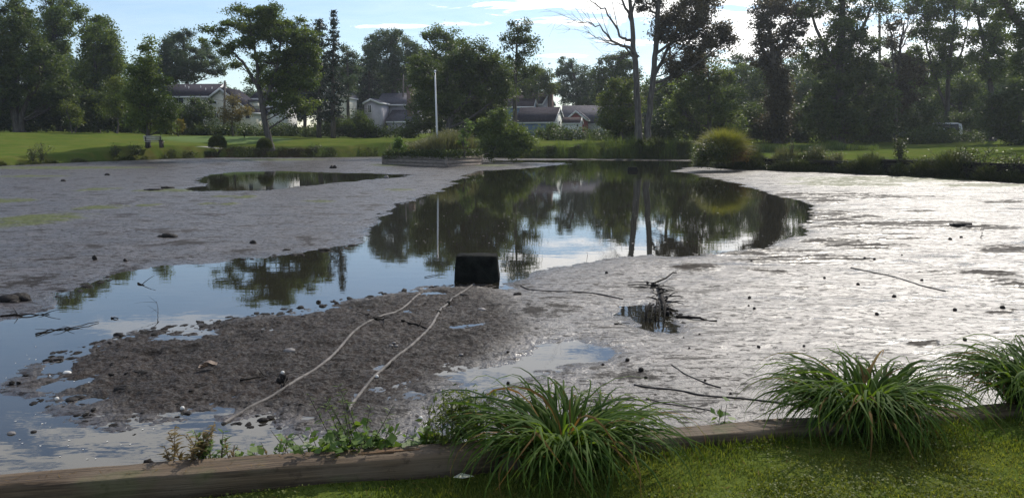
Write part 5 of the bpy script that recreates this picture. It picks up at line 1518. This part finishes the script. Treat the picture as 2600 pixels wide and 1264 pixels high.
# pipes
def pipe(pts, r, label, matl=HOSE, name='pipe', dz=.001, clamps=()):
    P = np.array([M_(px, py) for px, py in pts]); n = len(P); tt = np.linspace(0, n - 1, n * 6)
    Q_ = np.stack([np.interp(tt, np.arange(n), P[:, k]) for k in range(3)], 1)
    for _ in range(4): Q_[1:-1] = (Q_[:-2] + Q_[1:-1] * 2 + Q_[2:]) / 4
    Q_[:, 2] = np.array([max(mud_z(a, b), .0) for a, b in Q_[:, :2]]); 
    for _ in range(6): Q_[1:-1, 2] = np.maximum((Q_[:-2, 2] + Q_[1:-1, 2] + Q_[2:, 2]) / 3, Q_[1:-1, 2] - .02)
    Q_[:, 2] += dz
    O = Q_[0].copy(); root = empty(name, O, label, 'pipe' if name == 'pipe' else 'cable', None)
    m = MB(O); m.tube(Q_, r * (1 + .04 * rng.normal(0, 1, len(Q_))), 9); m.done('tube', matl, root, True)
    for c in clamps:
        i = int(c * (len(Q_) - 2)); m = MB(O); m.tube(Q_[i:i + 2] if np.linalg.norm(Q_[i + 1] - Q_[i]) < .08 else np.array([Q_[i], Q_[i] + (Q_[i + 1] - Q_[i]) * .25]), r * 1.45, 9); m.done('coupling', CONC, root)


pipe([(1203, 718), (1165, 748), (1140, 765), (1118, 783), (1110, 800), (1098, 826), (1078, 848), (1040, 880), (985, 920), (945, 960), (915, 990), (895, 1018), (885, 1045)], .016, 'grey pipe curving over the mud from the concrete block to the tall weed', clamps=(.18, .3))
pipe([(1066, 742), (1040, 768), (1000, 793), (968, 808), (935, 822), (905, 840), (870, 875), (835, 910), (790, 945), (735, 978), (690, 1003), (640, 1028), (600, 1048), (565, 1066)], .015, 'longer grey pipe lying across the mud bank left of the block pipe', clamps=(.27,))
pipe([(1322, 722), (1345, 733), (1400, 739), (1460, 741), (1520, 745), (1582, 757)], .010, 'thin half buried dark cable on the mud right of the concrete block', CABLE, 'cable', .004)
pipe([(1610, 975), (1660, 985), (1730, 992), (1790, 1005), (1870, 1010), (1960, 1022), (2040, 1036)], .009, 'dark cable lying on the bright mud behind the large right grass clump', CABLE, 'cable', .004)
pipe([(1705, 925), (1740, 950), (1790, 972), (1830, 985)], .006, 'thin dark root line on the bright mud', CABLE, 'cable', .003)
pipe([(2160, 682), (2260, 702), (2340, 728), (2400, 742)], .012, 'thin dark crack like cable across the bright mud at right', CABLE, 'cable', .004)
pipe([(1640, 1010), (1700, 1025), (1770, 1035), (1810, 1045)], .005, 'short dark root line near the grey timber', CABLE, 'cable', .003)


def stick(pts, r, label, name='stick', matl=STICK, forks=0, lift=0.0, cat='stick'):
    P = np.array([M_(px, py, .01 + (lift if k else 0) * (k / max(1, len(pts) - 1))) for k, (px, py) in enumerate(pts)]); n = len(P); tt = np.linspace(0, n - 1, n * 4)
    Q_ = np.stack([np.interp(tt, np.arange(n), P[:, k]) for k in range(3)], 1); Q_[1:-1] += rng.normal(0, r * .5, Q_[1:-1].shape)
    O = Q_[0].copy(); m = MB(O); m.tube(Q_, r * np.linspace(1, .45, len(Q_)), 7)
    for k in range(forks):
        i = rng.integers(2, len(Q_) - 1); d = rng.normal(0, 1, 3) * np.array((1, 1, .35)); d[2] = abs(d[2]); L = rng.uniform(.08, .22)
        m.tube(curve(Q_[i], Q_[i] + d * L, -.1, 5), np.linspace(r * .5, r * .2, 5), 5)
    o = m.done(name, matl, None, True); o.location = O; tag(o, label, cat)


stick([(1020, 819), (1055, 826), (1092, 838)], .014, 'short black stick lying across the curved grey pipe', forks=1)
stick([(1718, 800), (1760, 805), (1820, 812)], .022, 'tapered black stick lying right of the tangled driftwood', forks=1)
stick([(1560, 820), (1600, 818)], .008, 'small black twig left of the driftwood pool')
stick([(610, 970), (680, 955)], .010, 'black stick lying on the mud left of the white ball by the pipe', forks=2)
stick([(930, 800), (952, 812), (975, 818)], .014, 'dark lump of twigs caught on the longer grey pipe', forks=5)
stick([(400, 812), (402, 795), (398, 785)], .004, 'thin branching twig standing in the left channel', forks=4, lift=.12)
stick([(350, 715), (366, 720)], .012, 'v shaped black twig floating in the left channel', forks=1)
stick([(282, 802), (300, 803)], .010, 'small black stick floating near the mud bank in the left channel')
stick([(90, 843), (130, 832), (180, 828), (250, 812)], .009, 'long ragged black stick floating in the left channel', forks=5)
stick([(0, 800), (60, 796), (125, 792)], .012, 'muddy branch along the left shore of the channel', forks=4)
stick([(1078, 700), (1130, 690)], .006, 'thin stick in shallow water left of the concrete block')
stick([(1090, 726), (1115, 724)], .010, 'short dark stick just left below the concrete block')
stick([(1492, 640), (1488, 655)], .004, 'thin curved reed standing in the far water edge', lift=.12)
stick([(2490, 604), (2496, 612)], .010, 'tiny forked twig standing in the bright mud', forks=3, lift=.10)
stick([(720, 985), (730, 965)], .007, 'bent twig standing beside the white ball by the pipe', forks=1, lift=.06)
stick([(1235, 776), (1275, 774)], .006, 'pale twig on the mud near the flat shell', matl=HOSE)

# tangled driftwood with its little pool
O = M_(1672, 770); root = empty('driftwood', O, 'black tangle of driftwood beside a small blue pool on the mud', 'driftwood', None)
m = MB(O)
spine = np.array([M_(a, b, c) for a, b, c in ((1655, 725, .02), (1672, 730, .03), (1678, 748, .04), (1682, 768, .05), (1690, 785, .05), (1705, 795, .03))])
m.tube(spine, [.012, .022, .026, .03, .022, .012], 9); m.tube(np.array([M_(1655, 725, .03), M_(1690, 715, .05), M_(1708, 703, .06), M_(1718, 701, .05)]), [.014, .012, .010, .006], 7)
for (a, b, c, d) in [(1670, 770, 1640, 762), (1690, 772, 1720, 752), (1690, 774, 1735, 778), (1685, 785, 1645, 778), (1672, 790, 1650, 800), (1690, 765, 1735, 760), (1672, 745, 1700, 748), (1676, 756, 1712, 745), (1660, 780, 1640, 790), (1680, 780, 1720, 795)]:
    m.tube(curve(M_(a, b, .07), M_(c, d, rng.uniform(.01, .06)), -.10, 6), np.linspace(.013, .004, 6), 6)
m.done('trunk', STICK, root, True)
m = MB(O)
for k in range(26):
    a = rng.uniform(0, 1); i = min(4, int(a * 5)); c = spine[i] + (spine[i + 1] - spine[i]) * (a * 5 - i) + rng.normal(0, .05, 3) * np.array((1, 2, .3)); d = rng.normal(0, 1, 3) * np.array((1, 1, .3)); m.tube(curve(c, c + d * np.array((1.3, 1, .5)) * rng.uniform(.05, .17), -.05, 4), np.linspace(.009, .004, 4), 5, False)
for k in range(9):
    t = rng.uniform(0, 1); i = min(4, int(t * 5)); c = spine[i] + (spine[i + 1] - spine[i]) * (t * 5 - i) + rng.normal(0, .06, 3) * np.array((1, 1.6, .3)); m.blob(c, rng.uniform(.015, .04, 3), .5, 7, 5, k)
m.done('muddy_clumps', MUDDY, root)
m = MB(O)
for k in range(7):
    a = M_(1645 + k * 7.5 + rng.uniform(-4, 4), 795 + rng.uniform(-6, 6), .10 + rng.uniform(0, .07)); b = M_(1636 + k * 9 + rng.uniform(-6, 6), 812 + rng.uniform(-3, 6), -.02); m.tube(curve(a, b, -.2, 5), np.linspace(.014, .006, 5), 5)
m.done('twigs', STICK, root)


# lumps, stumps, balls, shells
def lump(px, py, w_, h, label, name='mud_lump', matl=MUDDY, n=5, cat='lump', group=None, spread=.8, lumpy=.45):
    O = M_(px, py); m = MB(O)
    for k in range(n):
        c = O + np.array((rng.normal(0, .28) * w_ * spread, rng.normal(0, .2) * w_ * spread, h * .25 * rng.uniform(0, 1))) * (1 if n > 1 else 0)
        r = np.array((w_ * .5, w_ * .4, h * .6)) * (rng.uniform(.4, .8) if n > 1 else 1)
        m.blob(c, r, lumpy, 12, 8, rng.integers(1000))
    o = m.done(name, matl, None, True); o.location = O; tag(o, label, cat, group)


sc = lambda px, wpx, py: wpx * np.linalg.norm(G(px, py)) / FPX


def plump(px, py, wpx, hpx, label, **k): lump(px, py, sc(px, wpx, py), sc(px, hpx, py), label, **k)


plump(430, 603, 34, 14, 'black root stump sticking out of the grey mud left of centre', n=7, name='root_stump', cat='stump')
plump(424, 478, 30, 9, 'dark log end on the algae at the left pool\'s corner', n=5, name='log', cat='log')
plump(395, 484, 40, 5, 'low mossy log lying left of the dark log end', n=4, name='log', cat='log')
plump(269, 446, 14, 8, 'upright block shaped stump far out on the left mud', n=2, name='stump', cat='stump', lumpy=.2)
plump(160, 461, 12, 9, 'small dark stump further left on the far mud', n=2, name='stump', cat='stump', lumpy=.3)
plump(977, 452, 16, 13, 'dark pointed rock at the right end of the left pool', n=2, name='rock', cat='rock', matl=STONE)
plump(848, 428, 12, 12, 'small stump with grass left of the planter', n=3, name='stump', cat='stump')
plump(2432, 577, 48, 16, 'dark two humped root lump on the bright mud at right', n=5, name='root_stump', cat='stump')
plump(810, 762, 16, 10, 'left one of two black clods at the edge of the channel', n=3, cat='clod')
plump(850, 764, 18, 13, 'right one of two black clods at the edge of the channel', n=3, cat='clod')
plump(238, 660, 12, 16, 'small upright dark stub on the left mud', n=2, name='stub', cat='stump')
plump(318, 663, 9, 10, 'tiny pointed dark stub right of the upright stub', n=1, name='stub', cat='stump')
plump(640, 618, 18, 12, 'dark clump of roots on the mud bank above the channel', n=4, name='root_stump', cat='stump')
plump(40, 762, 50, 22, 'brown muddy lump at the left edge above the channel', n=6)
plump(735, 893, 30, 12, 'dark mussel shaped stone on the mud bank', n=1, name='stone', matl=STONE, cat='stone', lumpy=.12)
plump(1180, 752, 26, 9, 'dark flat mussel shell resting against the curved pipe', n=1, name='shell', matl=MUDDY, cat='shell', lumpy=.1)
plump(1222, 786, 26, 10, 'pale topped mussel shell on the mud below the concrete block', n=1, name='shell', matl=STONE, cat='shell', lumpy=.08)
plump(1312, 748, 20, 11, 'black clod right of the concrete block', n=3, cat='clod')
plump(44, 968, 22, 13, 'round black clod at the tip of the mud bank', n=2, cat='clod')
plump(28, 1090, 20, 8, 'grey stone in the shallow water near the left edge', n=1, name='stone', matl=STONE, cat='stone', lumpy=.15)
plump(84, 1086, 14, 6, 'small dark stone right of the grey stone in the shallow water', n=1, name='stone', cat='stone', lumpy=.2)
plump(170, 940, 20, 10, 'pale shell on the left end of the mud bank', n=1, name='shell', matl=SHELL, cat='shell', lumpy=.15)
plump(350, 945, 34, 12, 'black clod with a hollow in the left mud bank', n=3, cat='clod')
plump(318, 985, 40, 16, 'largest black clod in the middle of the left mud bank', n=5, cat='clod')
plump(285, 925, 18, 12, 'upright dark clod near the top of the left mud bank', n=2, cat='clod')
plump(190, 1003, 40, 8, 'flat dark slab of mud near the left water edge', n=3, cat='clod')
plump(680, 1055, 34, 12, 'dark clod near the lower puddle', n=3, cat='clod')
plump(720, 968, 26, 22, 'black twiggy clod under the white ball by the pipe', n=4, cat='clod')
# folded brown leaf litter
O = M_(522, 940); m = MB(O); s_ = sc(522, 1, 940)
for k in range(3):
    u = np.linspace(-1, 1, 8); v = np.linspace(-1, 1, 6); U, V_ = np.meshgrid(u, v, indexing='ij')
    zz_ = .022 * (np.abs(V_) * .8 + .5 * np.sin(U * 3 + k)) + .012 * k; p = np.stack([U * 17 * s_ + k * 4 * s_, V_ * .035 + .01 * k, zz_ + .02], -1) + O
    i = np.arange(7)[:, None] * 6; j = np.arange(5)[None]; m.add(p, np.stack([i + j, i + 6 + j, i + 7 + j, i + 1 + j], -1).reshape(-1, 4))
o = m.done('crumpled_leaf', BROWNP, None, True); o.location = O; tag(o, 'crumpled pale brown leaf lying on the mud bank', 'leaf')
# white balls
for (px, py, lab) in [(463, 1033, 'white ball lying alone on the mud bank above the lower puddle'), (718, 952, 'white ball beside the longer grey pipe'), (144, 1006, 'small white ball at the left tip of the mud bank'), (1068, 1059, 'dirty white ball right of the tall leafy weed'),
                      (957, 958, 'tiny white ball touching the curved grey pipe near its lower end')]:
    r = .017; O = M_(px, py, r * .6); m = MB(O); m.blob(O, (r, r, r), .0, 16, 12); o = m.done('ball', SHELL, None, True); o.location = O; tag(o, lab, 'ball')
for (px, py, lab) in [(993, 878, 'left grey ball of the trio inside the curved pipe'), (1000, 871, 'upper grey ball of the trio inside the curved pipe'), (1171, 896, 'grey round shell right of the curved pipe'), (1006, 880, 'right grey ball of the trio inside the curved pipe')]:
    r = .019; O = M_(px, py, r * .4); m = MB(O); m.blob(O, (r * 1.2, r, r * .8), .08, 12, 9); o = m.done('ball', STONE, None, True); o.location = O; tag(o, lab, 'ball')
# black seed-head balls on the bright mud
BALLS = [(1593, 913, 11), (1531, 921, 8), (1640, 958, 9), (1628, 940, 14), (1903, 758, 8), (1915, 785, 7), (1901, 777, 6), (2226, 800, 9), (2424, 791, 9), (2545, 787, 10), (1776, 845, 6), (1736, 853, 5), (1926, 881, 9), (2041, 881, 7), (2449, 867, 9), (1750, 885, 6), (1790, 967, 7), (1290, 893, 8), (1290, 965, 9),
         (2195, 660, 6), (1908, 664, 6), (2290, 650, 5), (2412, 610, 8), (2440, 605, 6), (2220, 662, 6), (2093, 708, 7), (2178, 725, 8), (2270, 756, 9), (1540, 693, 8), (1855, 1000, 7), (1540, 1010, 8), (2340, 715, 7)]
for k, (px, py, wpx) in enumerate(BALLS):
    r = sc(px, wpx, py) * .5; O = M_(px, py, r * .5); m = MB(O); m.blob(O, (r, r, r * .9), .25, 10, 8, k); o = m.done('clod', MUDDY, None, True); o.location = O
    tag(o, 'small round black clod dotting the bright wet mud on the right', 'clod', 'round black clods on the bright mud')
# small dark clods along the channel edge and over the bank
protos = []
for k in range(6):
    m = MB(); m.blob((0, 0, 0), (1, .75, .5), .6, 10, 7, 90 + k); m.blob((.5, .2, 0), (.6, .5, .35), .6, 8, 6, 190 + k); o = m.done('mud_clod', MUDDY, None, True); protos.append(o)
CL = []
for (a, b, cnt, jit) in [((130, 905), (330, 842), 24, 8), ((330, 842), (800, 775), 62, 7), ((800, 775), (1060, 725), 14, 8), ((60, 1000), (350, 1085), 16, 10), ((130, 745), (330, 688), 12, 8), ((620, 655), (900, 625), 18, 7), ((560, 1055), (850, 1100), 14, 12)]:
    for k in range(cnt):
        t = rng.uniform(0, 1); CL.append((a[0] + (b[0] - a[0]) * t + rng.normal(0, jit), a[1] + (b[1] - a[1]) * t + rng.normal(0, jit * .6), rng.uniform(9, 30)))
for k in range(110):
    a = rng.uniform(0, 1); CL.append((150 + 950 * a + rng.normal(0, 40), rng.uniform(870 - 110 * a, 1050), rng.uniform(6, 22)))
first = True
for k, (px, py, wpx) in enumerate(CL):
    pr = protos[k % 6]; o = pr if k < 6 else pr.copy()
    if k >= 6: COL.objects.link(o)
    p = M_(px, py, -.004); r = sc(px, wpx, py) * .42
    o.location = p; o.scale = (r, r * .9, r * rng.uniform(.5, .9)); o.rotation_euler = (0, 0, rng.uniform(0, 6.3))
    tag(o, 'dark crumbly mud clod scattered on the brown mud bank or its water edge', 'clod', 'mud clods on the brown bank')
# pale leaf lying on the lawn, bits floating
p = G(1176, 1238, .57); p[2] = float(lawn_z(p[0], p[1])) + .03; m = MB(p); m.add([p + np.array(q) for q in ((-.045, 0, 0), (-.01, .03, .008), (.05, .008, .002), (.0, -.025, .006))], [(0, 3, 2, 1)]); o = m.done('fallen_leaf', mat('pale_dry_leaf', (.38, .40, .30), (.5, .5, .4), 9, .6)); o.location = p
tag(o, 'pale dry leaf lying on the lawn in front of the timber', 'leaf')
O = G(395, 1167, TZ - .02); O[1] = float(tl(O[0])) + .03; m = MB(O)
for k in range(3): m.blob(O + rng.normal(0, .01, 3), (.022, .018, .02), .5, 9, 7, k)
o = m.done('dead_leaf', STICK, None, True); o.location = O; tag(o, 'dark curled leaf caught behind the long timber', 'leaf')
n = 46; P = np.array([G(a, b) for a, b in zip(rng.uniform(0, 420, n), rng.uniform(880, 1180, n))]); m = MB(); m.leaves(P + np.array((0, 0, .004)), .018, .6, 9); tag(m.done('floating_specks', SHELL, None, False, True), kind='stuff')
n = 260; P = np.array([G(a, b) for a, b in zip(rng.uniform(1050, 1950, n), rng.uniform(455, 625, n))]); m = MB(); m.leaves(P + np.array((0, 0, .004)), .05, .5, 9); tag(m.done('floating_specks', STONE, None, False, True), kind='stuff')

# ================================================================== thin late-summer haze in the air
bpy.context.view_layer.update()
lo = np.array((-260., -32., -2.0)); hi = np.array((260., 330., 40.0))
hm = MB(); c8 = np.array([(x_, y_, z_) for z_ in (lo[2], hi[2]) for x_, y_ in ((lo[0], lo[1]), (hi[0], lo[1]), (hi[0], hi[1]), (lo[0], hi[1]))])
hm.add(c8, [(0, 3, 2, 1), (4, 5, 6, 7), (0, 1, 5, 4), (1, 2, 6, 5), (2, 3, 7, 6), (3, 0, 4, 7)])
hz = bpy.data.materials.new('haze'); hz.use_nodes = True
t = NT(hz.node_tree); t.n.remove(t.n['Principled BSDF'])
pv = t.new('ShaderNodeVolumePrincipled', {'Density': .00032, 'Color': (.80, .88, 1.0), 'Anisotropy': .55}); t.l.new(pv.outputs[0], t.n['Material Output'].inputs['Volume'])
tag(hm.done('haze', hz), kind='stuff')
